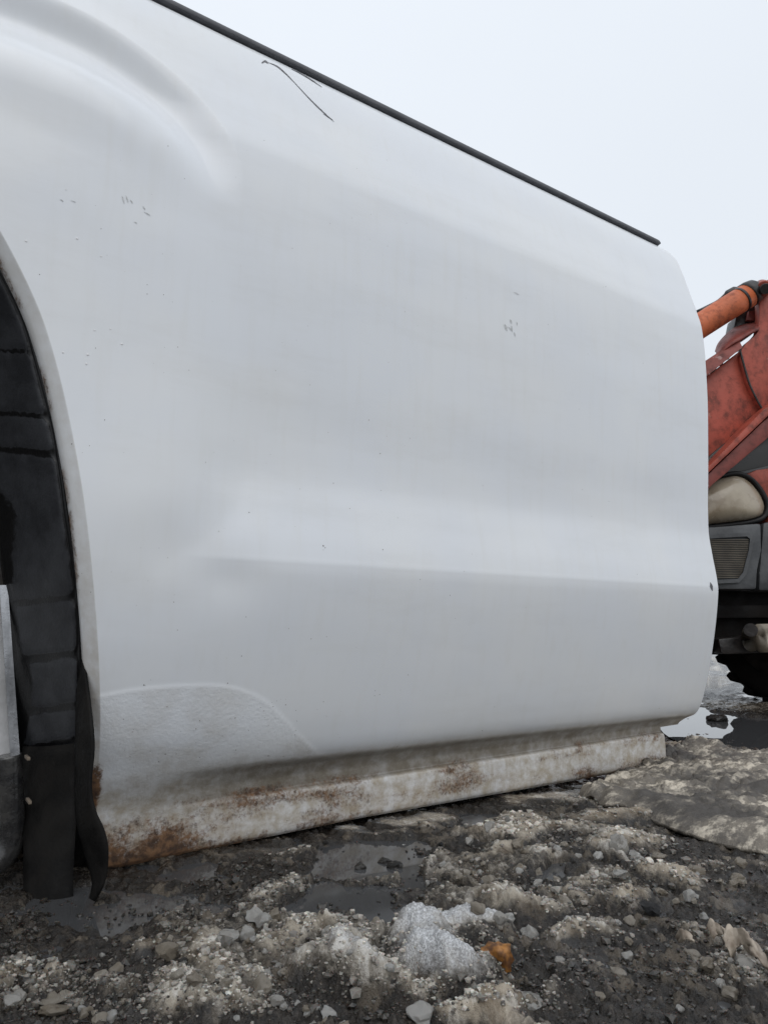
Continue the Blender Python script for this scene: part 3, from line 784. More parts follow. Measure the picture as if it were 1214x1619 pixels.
# curled tab at the foot of the liner
outer = [(133, 1040, 1.05), (141, 1100, 1.02), (146, 1145, .99), (148, 1185, .98), (144, 1225, .975), (144, 1255, .972), (152, 1285, .97), (165, 1312, .965), (172, 1345, .962), (169, 1380, .965), (158, 1408, .97), (149, 1420, .98)]
inner = [(124, 1040, 1.08), (123, 1100, 1.06), (122, 1145, 1.04), (122, 1190, 1.03), (121, 1235, 1.03), (121, 1265, 1.02), (124, 1300, 1.01), (133, 1335, 1.00), (143, 1370, .995), (148, 1392, .995), (147, 1408, .995), (144, 1420, .995)]
po = catmull([at_side(x, y, D*Y) for x, y, Y in outer], 6); pi_ = catmull([at_side(x, y, D*Y) for x, y, Y in inner], 6)
W = 8
V = np.stack([po*(1-t)+pi_*t + np.array([0, -.006*math.sin(math.pi*t), 0]) for t in np.linspace(0, 1, W)], 1)
tab_me = mesh_np('curled_flap', V.reshape(-1, 3), grid_faces(len(po), W))
tab = link('curled_flap', tab_me, M['flap'], liner)
sm = tab.modifiers.new('thick', 'SOLIDIFY'); sm.thickness = .003; sm.offset = 0
# straight mud flap behind, standing in the slush
mf = [at_side(36, 1180, D*1.19), at_side(120, 1175, D*1.09), at_side(117, 1432, D*1.035), at_side(38, 1445, D*1.06)]
bm = bmesh.new(); nn = 14; rows = []
for i in range(nn+1):
    t = i/nn; a = mf[0]*(1-t)+mf[3]*t; b = mf[1]*(1-t)+mf[2]*t
    r = []
    for j in range(9):
        s = j/8; p = a*(1-s)+b*s; p = p+np.array([0, -.008*math.sin(math.pi*s)+.002*math.sin(9*t), 0]); r.append(bm.verts.new(p))
    rows.append(r)
for i in range(nn):
    for j in range(8): bm.faces.new([rows[i][j], rows[i+1][j], rows[i+1][j+1], rows[i][j+1]])
flp = link('mud_flap', from_bm('mud_flap', bm, True), M['flap'], liner)
sm = flp.modifiers.new('thick', 'SOLIDIFY'); sm.thickness = .003; sm.offset = 1
for (x, y) in ((43, 1197), (45, 1265)):
    p = at_side(x, y, D*1.085); box('clip', p-np.array([.0013, .012, .0013]), p+np.array([.0013, .006, .0013]), M['speck'], liner, .0006)

# inside the wheel housing: white inner skin, galvanised flange, black hose
V = []
def slab(name, quad, th, mat, parent):
    q = [np.array(p) for p in quad]; n = np.cross(q[1]-q[0], q[3]-q[0]); n /= np.linalg.norm(n)
    if n[1] < 0: n = -n
    V = q+[p+n*th for p in q]
    return link(name, mesh_py(name, V, [[0, 1, 2, 3], [7, 6, 5, 4], [0, 4, 5, 1], [1, 5, 6, 2], [2, 6, 7, 3], [3, 7, 4, 0]]), mat, parent)
hs_a, hs_b = at_side(14, 935, D*1.195), at_side(26, 1345, D*1.193)
slab('housing_skin', [np.array([-1.20*D, D*1.195, hs_a[2]]), hs_a, hs_b, np.array([-1.20*D, D*1.193, hs_b[2]])], .004, M['inner'], bed)
slab('housing_top', [np.array([-1.22*D, D*1.19, zB(.76)]), np.array([.16*D, D*1.19, zB(.76)]), np.array([.16*D, D*1.19, hs_a[2]+.001]), np.array([-1.22*D, D*1.19, hs_a[2]+.001])], .004, M['under'], bed)
slab('housing_flange', [at_side(0, 925, D*1.175), at_side(13, 925, D*1.175), at_side(33, 1205, D*1.165), at_side(18, 1205, D*1.165)], .003, M['galv'], bed)
def tube(name, pts, rads, mat, parent, seg=14, smooth=True):
    P = [np.array(p) for p in pts]; V, Fc = [], []
    up = np.array([.3, -1, .1])
    for i, p in enumerate(P):
        t = P[min(i+1, len(P)-1)]-P[max(i-1, 0)]; t = t/np.linalg.norm(t)
        a = np.cross(t, up); a /= np.linalg.norm(a); b = np.cross(a, t)
        r = rads[i] if hasattr(rads, '__len__') else rads
        for k in range(seg):
            th = 2*math.pi*k/seg; V.append(p+(a*math.cos(th)+b*math.sin(th))*r)
    for i in range(len(P)-1):
        for k in range(seg): Fc.append([i*seg+k, i*seg+(k+1) % seg, (i+1)*seg+(k+1) % seg, (i+1)*seg+k])
    Fc.append(list(range(seg))[::-1]); Fc.append([(len(P)-1)*seg+k for k in range(seg)])
    me = mesh_py(name, V, Fc)
    me.polygons.foreach_set('use_smooth', [smooth and len(p.vertices) == 4 for p in me.polygons])
    return link(name, me, mat, parent)
hose_px = [(14, 1194), (15, 1215), (17, 1260), (19, 1300), (18, 1325), (10, 1347), (-8, 1364), (-40, 1376), (-120, 1385), (-260, 1388)]
tube('hose', catmull([at_side(x, y, D*1.13) for x, y in hose_px], 5), .0110, M['gloss'], bed, 18)

# ------------------------------------------------------------------ loader tractor behind
C0 = 2.08
ldr = empty('loader_tractor', tuple(at_depth(1300, 1000, C0+.5)[:2])+(0,))
tag(ldr, 'weathered orange-red loader tractor parked behind the truck bed', 'tractor')
def prism(name, px, c, th, mat, parent=ldr, bev=.004):
    bm = bmesh.new(); f = [bm.verts.new(at_depth(x, y, c)) for x, y in px]; b = [bm.verts.new(Vector(v.co)+Vector(FH*th)) for v in f]
    n = len(px)
    bm.faces.new(f); bm.faces.new(b[::-1])
    for i in range(n): bm.faces.new([f[i], b[i], b[(i+1) % n], f[(i+1) % n]])
    if bev:
        bmesh.ops.recalc_face_normals(bm, faces=bm.faces)
        bmesh.ops.bevel(bm, geom=bm.edges[:], offset=bev, segments=2, affect='EDGES', profile=.6, clamp_overlap=True)
    return link(name, from_bm(name, bm, angle=.6), mat, parent)
px2m = C0/F
dpt = lambda x, y, c: at_depth(x, y, c)
# lift cylinder with greasy collar and hose
tube('cylinder_rod', [dpt(905, 647, C0), dpt(800, 716, C0)], 11*px2m, M['steel'], ldr, 20)
tube('lift_cylinder', [dpt(900, 650, C0), dpt(1010, 578, C0), dpt(1100, 519, C0), dpt(1150, 487, C0), dpt(1181, 467.5, C0)], 21*px2m, M['orange'], ldr, 28)
tube('cylinder_collar', [dpt(1180, 468, C0), dpt(1184, 465, C0), dpt(1192, 460, C0), dpt(1199, 456, C0)], [21.6*px2m, 22*px2m, 20*px2m, 13*px2m], M['grease'], ldr, 28)
tube('cylinder_band', [dpt(1168.5, 475.6, C0), dpt(1172, 473.4, C0)], 21.7*px2m, M['grease'], ldr, 28)
tube('hydraulic_hose', catmull([dpt(1020, 545, C0+.02), dpt(1085, 503, C0+.02), dpt(1112, 489, C0+.02), dpt(1135, 477, C0+.02), dpt(1150, 464, C0+.01), dpt(1163, 458, C0+.03), dpt(1180, 452, C0+.05), dpt(1206, 470, C0+.08)], 6), 4*px2m, M['grease'], ldr, 10)
tube('hose_fitting', [dpt(1146, 468, C0+.01), dpt(1150, 464, C0+.01), dpt(1160, 458.5, C0+.02), dpt(1164, 457, C0+.02)], [4*px2m, 6*px2m, 6*px2m, 4*px2m], M['grease'], ldr, 12)
tube('hose_fitting', [dpt(1104, 494, C0), dpt(1124, 485.5, C0+.01)], 4.5*px2m, M['grease'], ldr, 10)
# pivot boss and pin
boss = tube('pivot_boss', [dpt(1203, 454, C0+.10), dpt(1207, 456, C0-.03), dpt(1207.5, 456.2, C0-.04)], [13*px2m, 13*px2m, 11.5*px2m], M['red'], ldr, 28)
tube('pivot_pin', [dpt(1208, 456, C0-.03), dpt(1209.5, 456.8, C0-.055)], [9*px2m, 8*px2m], M['grease'], boss, 24)
# bracket plate with its curved shoulder
shoulder = [(1199, 462), (1200, 490), (1199.5, 510), (1197, 525), (1190, 533), (1180, 541), (1172, 552), (1169, 563), (1170, 572), (1180, 605), (1192, 630), (1204, 648), (1216, 655), (1290, 640), (1330, 560), (1300, 470), (1240, 440), (1214, 441)]
prism('bracket_plate', shoulder, C0+.005, .030, M['red'])
prism('bracket_plate', [(x+6, y+4) for x, y in shoulder], C0+.16, .030, M['red'])
# dark cavity behind the cylinder end, with a bent guard
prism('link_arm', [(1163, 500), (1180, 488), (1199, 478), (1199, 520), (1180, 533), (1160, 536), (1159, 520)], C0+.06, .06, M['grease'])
prism('link_arm', [(1183, 492), (1199, 489), (1199, 500), (1192, 507), (1180, 506)], C0+.045, .012, M['maroon'], bev=.002)
V, Fc = [], []
gpa = catmull([dpt(1129, 556, C0+.06), dpt(1134, 543, C0+.06), dpt(1146, 529, C0+.06), dpt(1160, 518, C0+.06), dpt(1180, 511, C0+.06), dpt(1199, 507, C0+.06)], 6)
gq = catmull([dpt(1128, 566, C0+.02), dpt(1140, 556, C0+.0), dpt(1156, 544, C0-.01), dpt(1168, 538, C0-.01), dpt(1184, 528, C0-.005), dpt(1199, 521, C0)], 6)
GV = np.stack([gpa*(1-t)+gq*t-FH*.012*math.sin(math.pi*t) for t in np.linspace(0, 1, 6)], 1)
gd = link('bent_guard', mesh_np('bent_guard', GV.reshape(-1, 3), grid_faces(len(gpa), 6)), M['maroon'], ldr)
md = gd.modifiers.new('thick', 'SOLIDIFY'); md.thickness = .005
# boom: box beam with a top flange
prism('boom_arm', [(770, 868), (1040, 655), (1120, 592), (1170, 554), (1177, 561), (1200, 640), (1202, 652), (1124, 726), (1040, 800), (800, 985), (770, 985)], C0+.02, .13, M['red'], bev=.006)
flange = [dpt(770, 845, C0-.0), dpt(1114, 571, C0-.0), dpt(1167, 536, C0+.0), dpt(1173, 549, C0-.012), dpt(1120, 592, C0-.012), dpt(770, 866, C0-.012)]
bm = bmesh.new(); ft = [bm.verts.new(p) for p in flange]; fb = [bm.verts.new(p+FH*.14+UP*.012) for p in flange]
bm.faces.new(ft); bm.faces.new(fb[::-1])
for i in range(6): bm.faces.new([ft[i], fb[i], fb[(i+1) % 6], ft[(i+1) % 6]])
link('boom_flange', from_bm('boom_flange', bm), M['maroon'], ldr)
tube('weld_seam', catmull([dpt(1169, 552, C0+.003), dpt(1174, 572, C0+.001), dpt(1184, 606, C0+.001), dpt(1196, 632, C0+.001), dpt(1207, 651, C0+.001)], 5), 1.6*px2m, M['grease'], ldr, 8)
for (a, b) in (((1122, 590), (1131, 582)), ((1136, 578), (1142, 573)), ((1146, 569), (1153, 563)), ((1159, 558), (1170, 549))):
    tube('grease_patch', [dpt(a[0], a[1], C0-.002), dpt((a[0]+b[0])/2, (a[1]+b[1])/2, C0-.004), dpt(b[0], b[1], C0-.002)], [1.5*px2m, 3.0*px2m, 1.2*px2m], M['grease'], ldr, 8)
# lower strut: a channel section
prism('strut', [(860, 1010), (1126, 743), (1204, 668), (1214, 660), (1300, 585), (1310, 618), (1216, 690), (1126, 766), (884, 1018)], C0-.06, .05, M['maroon'], bev=.003)
prism('strut_flange', [(858, 996), (1126, 731), (1200, 654), (1300, 568), (1303, 580), (1214, 657), (1126, 741), (862, 1006)], C0-.075, .09, M['red'], bev=.003)
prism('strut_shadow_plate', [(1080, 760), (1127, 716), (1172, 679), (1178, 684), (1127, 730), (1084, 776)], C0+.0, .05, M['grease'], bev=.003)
# engine cover and front end
prism('side_screen', [(1108, 770), (1150, 716), (1216, 676), (1330, 660), (1330, 742), (1216, 738), (1148, 750)], C0+.05, .10, M['screen'])
prism('screen_edge', [(1140, 752), (1216, 736), (1330, 735), (1330, 741), (1216, 742), (1144, 757)], C0+.03, .05, M['bumper'], bev=.002)
hood = prism('engine_hood', [(1176, 750), (1196, 742), (1230, 737), (1360, 733), (1400, 800), (1400, 905), (1216, 905), (1216, 800), (1206, 775)], C0+.02, .55, M['red'], bev=.012)
# head lamp: a domed lens in a rubber seal
lo = [(1090, 775), (1124, 761), (1150, 754), (1166, 753), (1182, 760), (1196, 775), (1206, 793), (1207, 806), (1200, 816), (1180, 822), (1150, 826), (1124, 829), (1090, 832)]
lc = np.array([1140, 795.0])
LV, LF = [], []; K = 8
lox = catmull(lo+[lo[0]], 5)[:-1]; m = len(lox)
for k in range(K):
    s = math.cos(k/(K-1)*math.pi/2*.97); bulge = math.sin(k/(K-1)*math.pi/2)*.055
    for p in lox:
        q = lc+(p-lc)*s; LV.append(dpt(q[0], q[1], C0+.03-bulge))
for k in range(K-1):
    for i in range(m): LF.append([k*m+i, k*m+(i+1) % m, (k+1)*m+(i+1) % m, (k+1)*m+i])
LF.append([(K-1)*m+i for i in range(m)])
lamp = link('head_lamp', mesh_py('head_lamp', LV, LF, True), M['lens'], ldr)
lamp['label'] = 'dirt-yellowed head lamp lens'
tube('lamp_seal', [dpt(p[0], p[1], C0+.026) for p in catmull([(1124, 756), (1150, 750), (1167, 749), (1185, 756), (1200, 772), (1211, 792), (1212, 808), (1203, 820), (1180, 826), (1150, 830), (1110, 834)], 6)], 4*px2m, M['black'], lamp, 10)
prism('lamp_housing', [(1085, 765), (1124, 756), (1166, 750), (1188, 757), (1212, 795), (1208, 822), (1124, 832), (1085, 835)], C0+.034, .12, M['bumper'])
bumper = prism('bumper', [(1080, 836), (1124, 833), (1203, 827), (1204, 870), (1197, 905), (1196, 932), (1124, 932), (1080, 932)], C0+.0, .12, M['bumper'], bev=.01)
prism('bumper_side', [(1206, 827), (1260, 815), (1400, 810), (1400, 935), (1199, 934), (1200, 905)], C0+.015, .45, M['bumper'], bev=.01)
# grille: frame, backing, slats
gin = [(1112, 852), (1180, 848), (1185, 852), (1183, 870), (1174, 905), (1166, 915), (1112, 918)]
gout = [(1106, 846), (1183, 842), (1190, 848), (1188, 872), (1179, 909), (1168, 921), (1106, 924)]
bm = bmesh.new(); a1 = [bm.verts.new(dpt(x, y, C0-.010)) for x, y in gout]; a2 = [bm.verts.new(dpt(x, y, C0-.010)) for x, y in gin]; a3 = [bm.verts.new(dpt(x, y, C0+.006)) for x, y in gin]; a4 = [bm.verts.new(dpt(x, y, C0+.004)) for x, y in gout]
n = len(gin)
for i in range(n):
    j = (i+1) % n
    bm.faces.new([a1[i], a1[j], a2[j], a2[i]]); bm.faces.new([a2[i], a2[j], a3[j], a3[i]]); bm.faces.new([a1[j], a1[i], a4[i], a4[j]])
bmesh.ops.recalc_face_normals(bm, faces=bm.faces)
gfr = link('grille_frame', from_bm('grille_frame', bm), M['bumper'], bumper)
for k in range(22):
    y = 853+k*2.85; xr = float(np.interp(y, [848, 870, 905, 915], [1183, 1182, 1173, 1165]))
    prism('slat', [(1113, y), (xr, y-.7), (xr, y+.7), (1113, y+1.4)], C0-.0065, .005, M['slat'], bumper, bev=0)
# shadowed chassis below
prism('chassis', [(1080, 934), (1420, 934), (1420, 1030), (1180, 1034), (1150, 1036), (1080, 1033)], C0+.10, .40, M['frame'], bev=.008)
prism('chassis_rail', [(1080, 958), (1420, 954), (1420, 975), (1080, 978)], C0+.06, .03, M['frame'], bev=.004)
prism('axle_beam', [(1135, 1010), (1200, 1004), (1420, 1000), (1420, 1030), (1140, 1034)], C0+.03, .06, M['grease'], bev=.006)
tube('steering_cylinder', [dpt(1184, 1009, C0+.03), dpt(1186, 1009, C0+.0), dpt(1200, 1009, C0-.0), dpt(1330, 1006, C0)], [10*px2m, 21*px2m, 22*px2m, 22*px2m], M['pipe'], ldr, 24)
tube('axle_pin', [dpt(1186, 996, C0-.01), dpt(1186, 996, C0-.055)], 10*px2m, M['grease'], ldr, 18)
bucket = prism('bucket', [(690, 1098), (860, 1100), (880, 1060), (880, 900), (850, 860), (760, 850), (764, 862), (842, 872), (866, 905), (866, 1055), (850, 1088), (690, 1092)], C0-.25, 1.1, M['red'], bev=.003)
for k in (0, 1): prism('bucket_side', [(694, 1090), (850, 1087), (865, 1054), (865, 906), (842, 873), (770, 864)], C0-.245+k*1.07, .012, M['red'], bucket, bev=.002)
prism('boom_arm', [(770, 868), (1040, 655), (1120, 592), (1170, 554), (1177, 561), (1202, 652), (1124, 726), (800, 985), (770, 985)], C0+.62, .10, M['red'], bev=.006)
# front tyre, wide and lugged, axle across the picture
tc = dpt(1262, 1000, C0+.20)
tr = tc[2]-.0
tr = float(tc[2])+.010
def tyre(center, R, Wd, name='tyre'):
    axis = RT*math.cos(.55)+FH*math.sin(.55); side = np.cross(UP, axis)
    prof = [(-.5, .62), (-.53, .80), (-.50, .92), (-.44, .985), (-.30, 1.0), (0, 1.004), (.30, 1.0), (.44, .985), (.50, .92), (.53, .80), (.5, .62)]
    N = 60; V, Fc = [], []
    for i in range(N):
        a = 2*math.pi*i/N; rd = side*math.cos(a)+UP*math.sin(a)
        for (w, r) in prof: V.append(center+axis*w*Wd+rd*r*R)
    m = len(prof)
    for i in range(N):
        for j in range(m-1): Fc.append([i*m+j, ((i+1) % N)*m+j, ((i+1) % N)*m+j+1, i*m+j+1])
    ty = link(name, mesh_py(name, V, Fc, True), M['tyre'], ldr)
    bm = bmesh.new()
    for i in range(20):
        for s in (-1, 1):
            a0 = 2*math.pi*(i+(.5 if s > 0 else 0))/20
            vs_ = []
            for (w, da, r) in ((.02, .0, .99), (.54, .16, .93), (.54, .27, .93), (.02, .11, .99), (.02, .01, 1.06), (.53, .17, 1.02), (.53, .26, 1.02), (.02, .10, 1.06)):
                rd = side*math.cos(a0+da)+UP*math.sin(a0+da); vs_.append(bm.verts.new(center+axis*w*s*Wd+rd*r*R))
            for f in ((0, 1, 2, 3), (4, 5, 6, 7), (0, 1, 5, 4), (1, 2, 6, 5), (2, 3, 7, 6), (3, 0, 4, 7)): bm.faces.new([vs_[q] for q in f])
    lugs = link('tread_lugs', from_bm('tread_lugs', bm), M['tyre'], ty); lugs['kind'] = 'stuff'
    V, Fc = [], []
    for (w, r) in ((-.42, .0), (-.42, .3), (-.30, .34), (-.46, .60), (-.5, .64), (.5, .64), (.46, .60), (.30, .34), (.42, .3), (.42, .0)):
        for i in range(32):
            a = 2*math.pi*i/32; V.append(center+axis*w*Wd+(side*math.cos(a)+UP*math.sin(a))*max(r, .002)*R)
    for k in range(9):
        for i in range(32): Fc.append([k*32+i, k*32+(i+1) % 32, (k+1)*32+(i+1) % 32, (k+1)*32+i])
    link('rim', mesh_py('rim', V, Fc, True), M['grease'], ty)
tyre(tc, tr/1.03, .26)
tc2 = tc+RT*.9+FH*.9; tc2[2] = .42
tyre(tc2, .41, .36)
prism('cab_post', [(1420, 430), (1445, 430), (1450, 735), (1425, 735)], C0+.3, .05, M['grease'])
prism('rear_body', [(1402, 735), (1560, 735), (1600, 935), (1402, 935)], C0+.10, .6, M['red'], bev=.012)

# ------------------------------------------------------------------ canvas sheet frozen into the slush
def tarp():
    nu, nv = 190, 130
    fl = catmull([(918, 1250), (931, 1256), (945, 1262), (962, 1268), (985, 1270), (1010, 1279), (1040, 1290), (1075, 1303), (1110, 1314), (1150, 1326), (1214, 1338), (1300, 1352), (1420, 1365)], 20)
    bl = catmull([(985, 1222), (1020, 1208), (1050, 1194), (1078, 1180), (1100, 1170), (1130, 1176), (1160, 1188), (1190, 1192), (1230, 1192), (1300, 1190), (1420, 1195)], 20)
    def res(c, n):
        return np.stack([np.interp(np.linspace(0, 1, n), np.linspace(0, 1, len(c)), c[:, k]) for k in range(2)], 1)
    fl, bl = res(fl, nu), res(bl, nu)
    fg = np.array([at_ground(x, y, .012) for x, y in fl]); bg = np.array([at_ground(x, y, .016) for x, y in bl])
    v = np.linspace(0, 1, nv)**1.2
    P = fg[:, None, :]*(1-v)[None, :, None]+bg[:, None, :]*v[None, :, None]
    X, Y = P[..., 0], P[..., 1]
    u = np.linspace(0, 1, nu)[:, None]; vv = v[None, :]
    # long folds roughly along the front edge, plus crumple
    A, B = to_ab(X, Y)
    rg = lambda n: (1-np.minimum(1, np.abs(n)*2.2))**2
    w = fbm(A*5+B*4, (B-A*.5)*20, 4, 101)*.005 + rg(fbm(A*4+B*2, (B-A*.42)*13, 3, 121))*.006 + rg(fbm(A*11+B*9, (B-A*.6)*24, 2, 123))*.004 + np.abs(fbm(A*12, (B-A*.45)*40, 3, 103))*.004 + .004*noise2(X*70, Y*70, 105)+.0022*noise2(X*150, Y*150, 107)
    rise = sstep(0, .10, vv)*.007+.004*sstep(.0, .02, vv)
    hem = .005*np.exp(-((vv-.07)/.05)**2)*(1+.6*noise2(u*14, vv*3, 109))
    sag = .014*np.exp(-(((u-.03)/.04)**2))*np.exp(-(vv/.1)**2)
    lift = .007*np.exp(-((u-.11)/.05)**2)*np.exp(-(vv/.12)**2) + .006*np.exp(-((u-.30)/.08)**2)*np.exp(-(vv/.12)**2)
    back = .006*np.exp(-((vv-.86)/.12)**2)*sstep(.10, .3, u)
    Z = .001+rise+hem+lift+back+w*(.10+.80*sstep(0, .25, vv))
    edge = sstep(1.0, .95, vv)
    Z = Z*edge-.012*(1-edge)
    P[..., 2] = np.maximum(Z, -.01)
    me = mesh_np('canvas_sheet', P.reshape(-1, 3), grid_faces(nu, nv))
    o = link('canvas_sheet', me, M['tarp'])
    md = o.modifiers.new('thick', 'SOLIDIFY'); md.thickness = .004; md.offset = -1
    tag(o, 'crumpled muddy tan canvas sheet frozen into the slush beside the sill end', 'tarpaulin')
tarp()

# ------------------------------------------------------------------ ice lumps, leaf, stones
def lump_mesh(seed, sub=2, facet=.5):
    r = random.Random(seed); bm = bmesh.new(); bmesh.ops.create_icosphere(bm, subdivisions=sub, radius=1.0)
    planes = []
    for i in range(13):
        n = Vector((r.gauss(0, 1), r.gauss(0, 1), r.gauss(0, 1))).normalized(); planes.append((n, r.uniform(.5, .88)))
    off = Vector((r.uniform(0, 9), r.uniform(0, 9), 0))
    from mathutils import noise as mn
    for v in bm.verts:
        p = v.co.copy()
        for n, d in planes:
            k = p.dot(n)
            if k > d: p -= n*(k-d)*.92
        q = v.co*1.6+off*3
        p *= 1+.28*mn.noise(q)+.16*mn.noise(q*2.7)+.07*mn.noise(q*6)
        v.co = p
    bmesh.ops.recalc_face_normals(bm, faces=bm.faces)
    me = bpy.data.meshes.new('ice_lump'); bm.to_mesh(me); bm.free()
    me.polygons.foreach_set('use_smooth', [True]*len(me.polygons))
    me.set_sharp_from_angle(angle=math.radians(26))
    return me
LUMPS = [lump_mesh(100+i, 3) for i in range(12)]
BYM = {}
def lump_of(i, mk):
    if (i, mk) not in BYM:
        m = LUMPS[i].copy(); m.materials.clear(); m.materials.append(M[mk]); BYM[(i, mk)] = m
    return BYM[(i, mk)]
rng = random.Random(5)
def gheight(x, y):
    r = math.hypot(x, y); a = math.atan2(y, x)
    i = int(np.clip(np.searchsorted(rad, r), 0, nr-1)); j = int(np.clip(np.searchsorted(fine_a, a), 0, len(fine_a)-1)); k = i*na+j
    return float(gz[k]), float(gi[k]), float(gw[k]), float(gp[k])
def put_lump(px, py, rpx, mk, label, group=None, name='ice_lump', cat='ice lump', sink=.35, flat=.8):
    p = at_ground(px, py); z = gheight(p[0], p[1])[0]
    p = at_ground(px, py, max(z, -.004)); z = max(gheight(p[0], p[1])[0], WATER_Z-.002)
    depth = np.hypot(p[0], p[1]); r = rpx*depth/F
    o = bpy.data.objects.new(name, lump_of(rng.randrange(12), mk)); col.objects.link(o)
    o.scale = (r*rng.uniform(.9, 1.15), r*rng.uniform(.8, 1.1), r*flat*rng.uniform(.85, 1.1))
    o.rotation_euler = (rng.uniform(-.5, .5), rng.uniform(-.5, .5), rng.uniform(0, 6.28))
    o.location = (p[0], p[1], z+r*flat*(1-2*sink)*.8)
    tag(o, label, cat, group)
    return o
big = [
    (265, 1504, 15, 'ice_b', 'square brown ice block standing alone in dark slush, lower left'),
    (85, 1557, 18, 'ice_b', 'flat tan ice slab at the lower left edge'),
    (82, 1575, 15, 'ice_b', 'tan ice lump just below the flat tan slab, lower left'),
    (160, 1560, 9, 'ice_b', 'narrow upright tan ice piece at lower left'),
    (478, 1508, 13, 'ice_a', 'rounded pale ice lump left of the white snow mound'),
    (417, 1460, 11, 'ice_a', 'pale ice lump sitting on the brown slush ridge'),
    (360, 1492, 15, 'ice_a', 'tall pale ice crystal cluster in the left slush'),
    (415, 1560, 13, 'ice_b', 'round beige ice lump near the bottom edge, left of the snow mound'),
    (370, 1560, 14, 'ice_b', 'knobbly grey ice lump at bottom left centre'),
    (660, 1583, 18, 'ice_a', 'pale faceted ice lump below the white snow mound'),
    (976, 1352, 15, 'ice_a', 'bright white ice lump on the tan ridge right of centre'),
    (944, 1347, 7, 'ice_a', 'small white ice lump left of the bright one on the tan ridge'),
    (1003, 1357, 9, 'ice_a', 'small white ice lump right of the bright one on the tan ridge'),
    (1098, 1385, 11, 'ice_b', 'tan ice lump at the right end of the tan ridge'),
    (882, 1497, 8, 'ice_a', 'oval white ice piece right of the snow mound'),
    (992, 1515, 7, 'ice_a', 'small pointed white ice splinter in dark slush at right'),
    (1043, 1400, 8, 'ice_b', 'small beige ice lump below the tan ridge'),
    (757, 1466, 10, 'ice_b', 'squarish ice block behind the white snow mound'),
    (838, 1460, 12, 'ice_a', 'pale ice lump behind the orange leaf'),
    (820, 1590, 26, 'ice_a', 'large pale rounded ice lump in front of the orange leaf'),
    (1175, 1533, 13, 'ice_a', 'white ice piece beside the curled brown scrap'),
    (1120, 1532, 12, 'ice_b', 'tan ice lump left of the curled brown scrap'),
    (773, 1333, 8, 'ice_a', 'small white ice lump between the puddles below the sill'),
    (1043, 1240, 12, 'ice_a', 'white ice block lying on the canvas sheet'),
    (625, 1375, 10, 'ice_d', 'larger dark slush lump standing in the big puddle'),
    (608, 1366, 9, 'ice_d', 'dark slush lump in the middle of the big puddle'),
    (569, 1376, 8, 'ice_d', 'dark slush lump at the left of the big puddle'),
    (1135, 1141, 14, 'ice_d', 'flat muddy lump islanded in the far puddle')]
for px, py, r, mk, lb in big: put_lump(px, py, r*1.25, mk, lb, flat=.45 if r > 25 or 'flat' in lb else .85)
# loose lumps in four stretches of slush
zones = [
    (60, (10, 330, 1480, 1612), ('ice_b', 'ice_b', 'ice_a', 'ice_d'), 'small loose ice lump in the dark slush at lower left', 'loose ice lumps at lower left'),
    (70, (330, 620, 1440, 1612), ('ice_a', 'ice_a', 'ice_b'), 'small grainy ice lump in the heap left of the snow mound', 'ice lumps in the heap left of the snow mound'),
    (45, (620, 900, 1320, 1460), ('ice_a', 'ice_b', 'ice_b'), 'small ice lump on the slush between the puddles', 'ice lumps between the puddles'),
    (45, (880, 1205, 1340, 1612), ('ice_a', 'ice_b', 'ice_b'), 'small ice lump on the wet slush below the canvas sheet', 'ice lumps below the canvas sheet'),
    (25, (480, 650, 1335, 1460), ('ice_d',), 'small dark slush lump poking out of the big puddle', 'dark lumps in the big puddle')]
for n, (x0, x1, y0, y1), mks, lb, gr in zones:
    k = 0; tries = 0
    while k < n and tries < n*12:
        tries += 1
        x, y = rng.uniform(x0, x1), rng.uniform(y0, y1); p = at_ground(x, y); z, ic, wh, pu = gheight(p[0], p[1])
        if 'big puddle' not in lb and (pu > .3 or rng.random() > .25+ic*.9): continue
        put_lump(x, y, rng.choice([4.5, 5, 5.5, 6, 7, 8, 9, 11, 13]) if 'ice_d' not in mks[:1] else rng.uniform(3, 6), rng.choice(mks), lb, gr, sink=.42)
        k += 1

# crumbs too small to count: one object
tmpl = []
for i in range(8):
    bm = bmesh.new(); bmesh.ops.create_icosphere(bm, subdivisions=1 if i < 0 else 1, radius=1.0); r = random.Random(i)
    bmesh.ops.dissolve_degenerate(bm, dist=1e-6, edges=bm.edges[:])
    for v in bm.verts: v.co *= r.uniform(.5, 1.25)
    me = bpy.data.meshes.new('t'); bm.to_mesh(me); bm.free()
    tv = np.array([v.co[:] for v in me.vertices]); tf = np.array([p.vertices[:] for p in me.polygons]); tmpl.append((tv, tf)); bpy.data.meshes.remove(me)
nr_ = np.random.default_rng(3)
NC = 46000
pxs = nr_.uniform(-60, 1260, NC); pys = 1215+415*nr_.uniform(0, 1, NC)**.75
CP = np.array([at_ground(x, y) for x, y in zip(pxs, pys)])
cz, ci, cw, ct, cp, _t = ground_fields(CP[:, 0], CP[:, 1])
cl = fbm(CP[:, 0]*9, CP[:, 1]*9, 3, 201)
keep = (nr_.uniform(0, 1, NC) < np.clip(.16+.60*ci+.5*cl, .05, 1)) & (cp < 1.02)
keep &= ~((CP[:, 1] > D*1.04) & (CP[:, 0] < 1.1))
tb = blob(*to_ab(CP[:, 0], CP[:, 1]), TARP_BASE); keep &= tb > .8; keep &= nr_.uniform(0, 1, NC) > cw*1.3
keep &= ~((cp > .55) & (nr_.uniform(0, 1, NC) < .6))
CP, cz, ci, cw, cp = CP[keep], cz[keep], ci[keep], cw[keep], cp[keep]
VA, FA, TA = [], [], []; off = 0
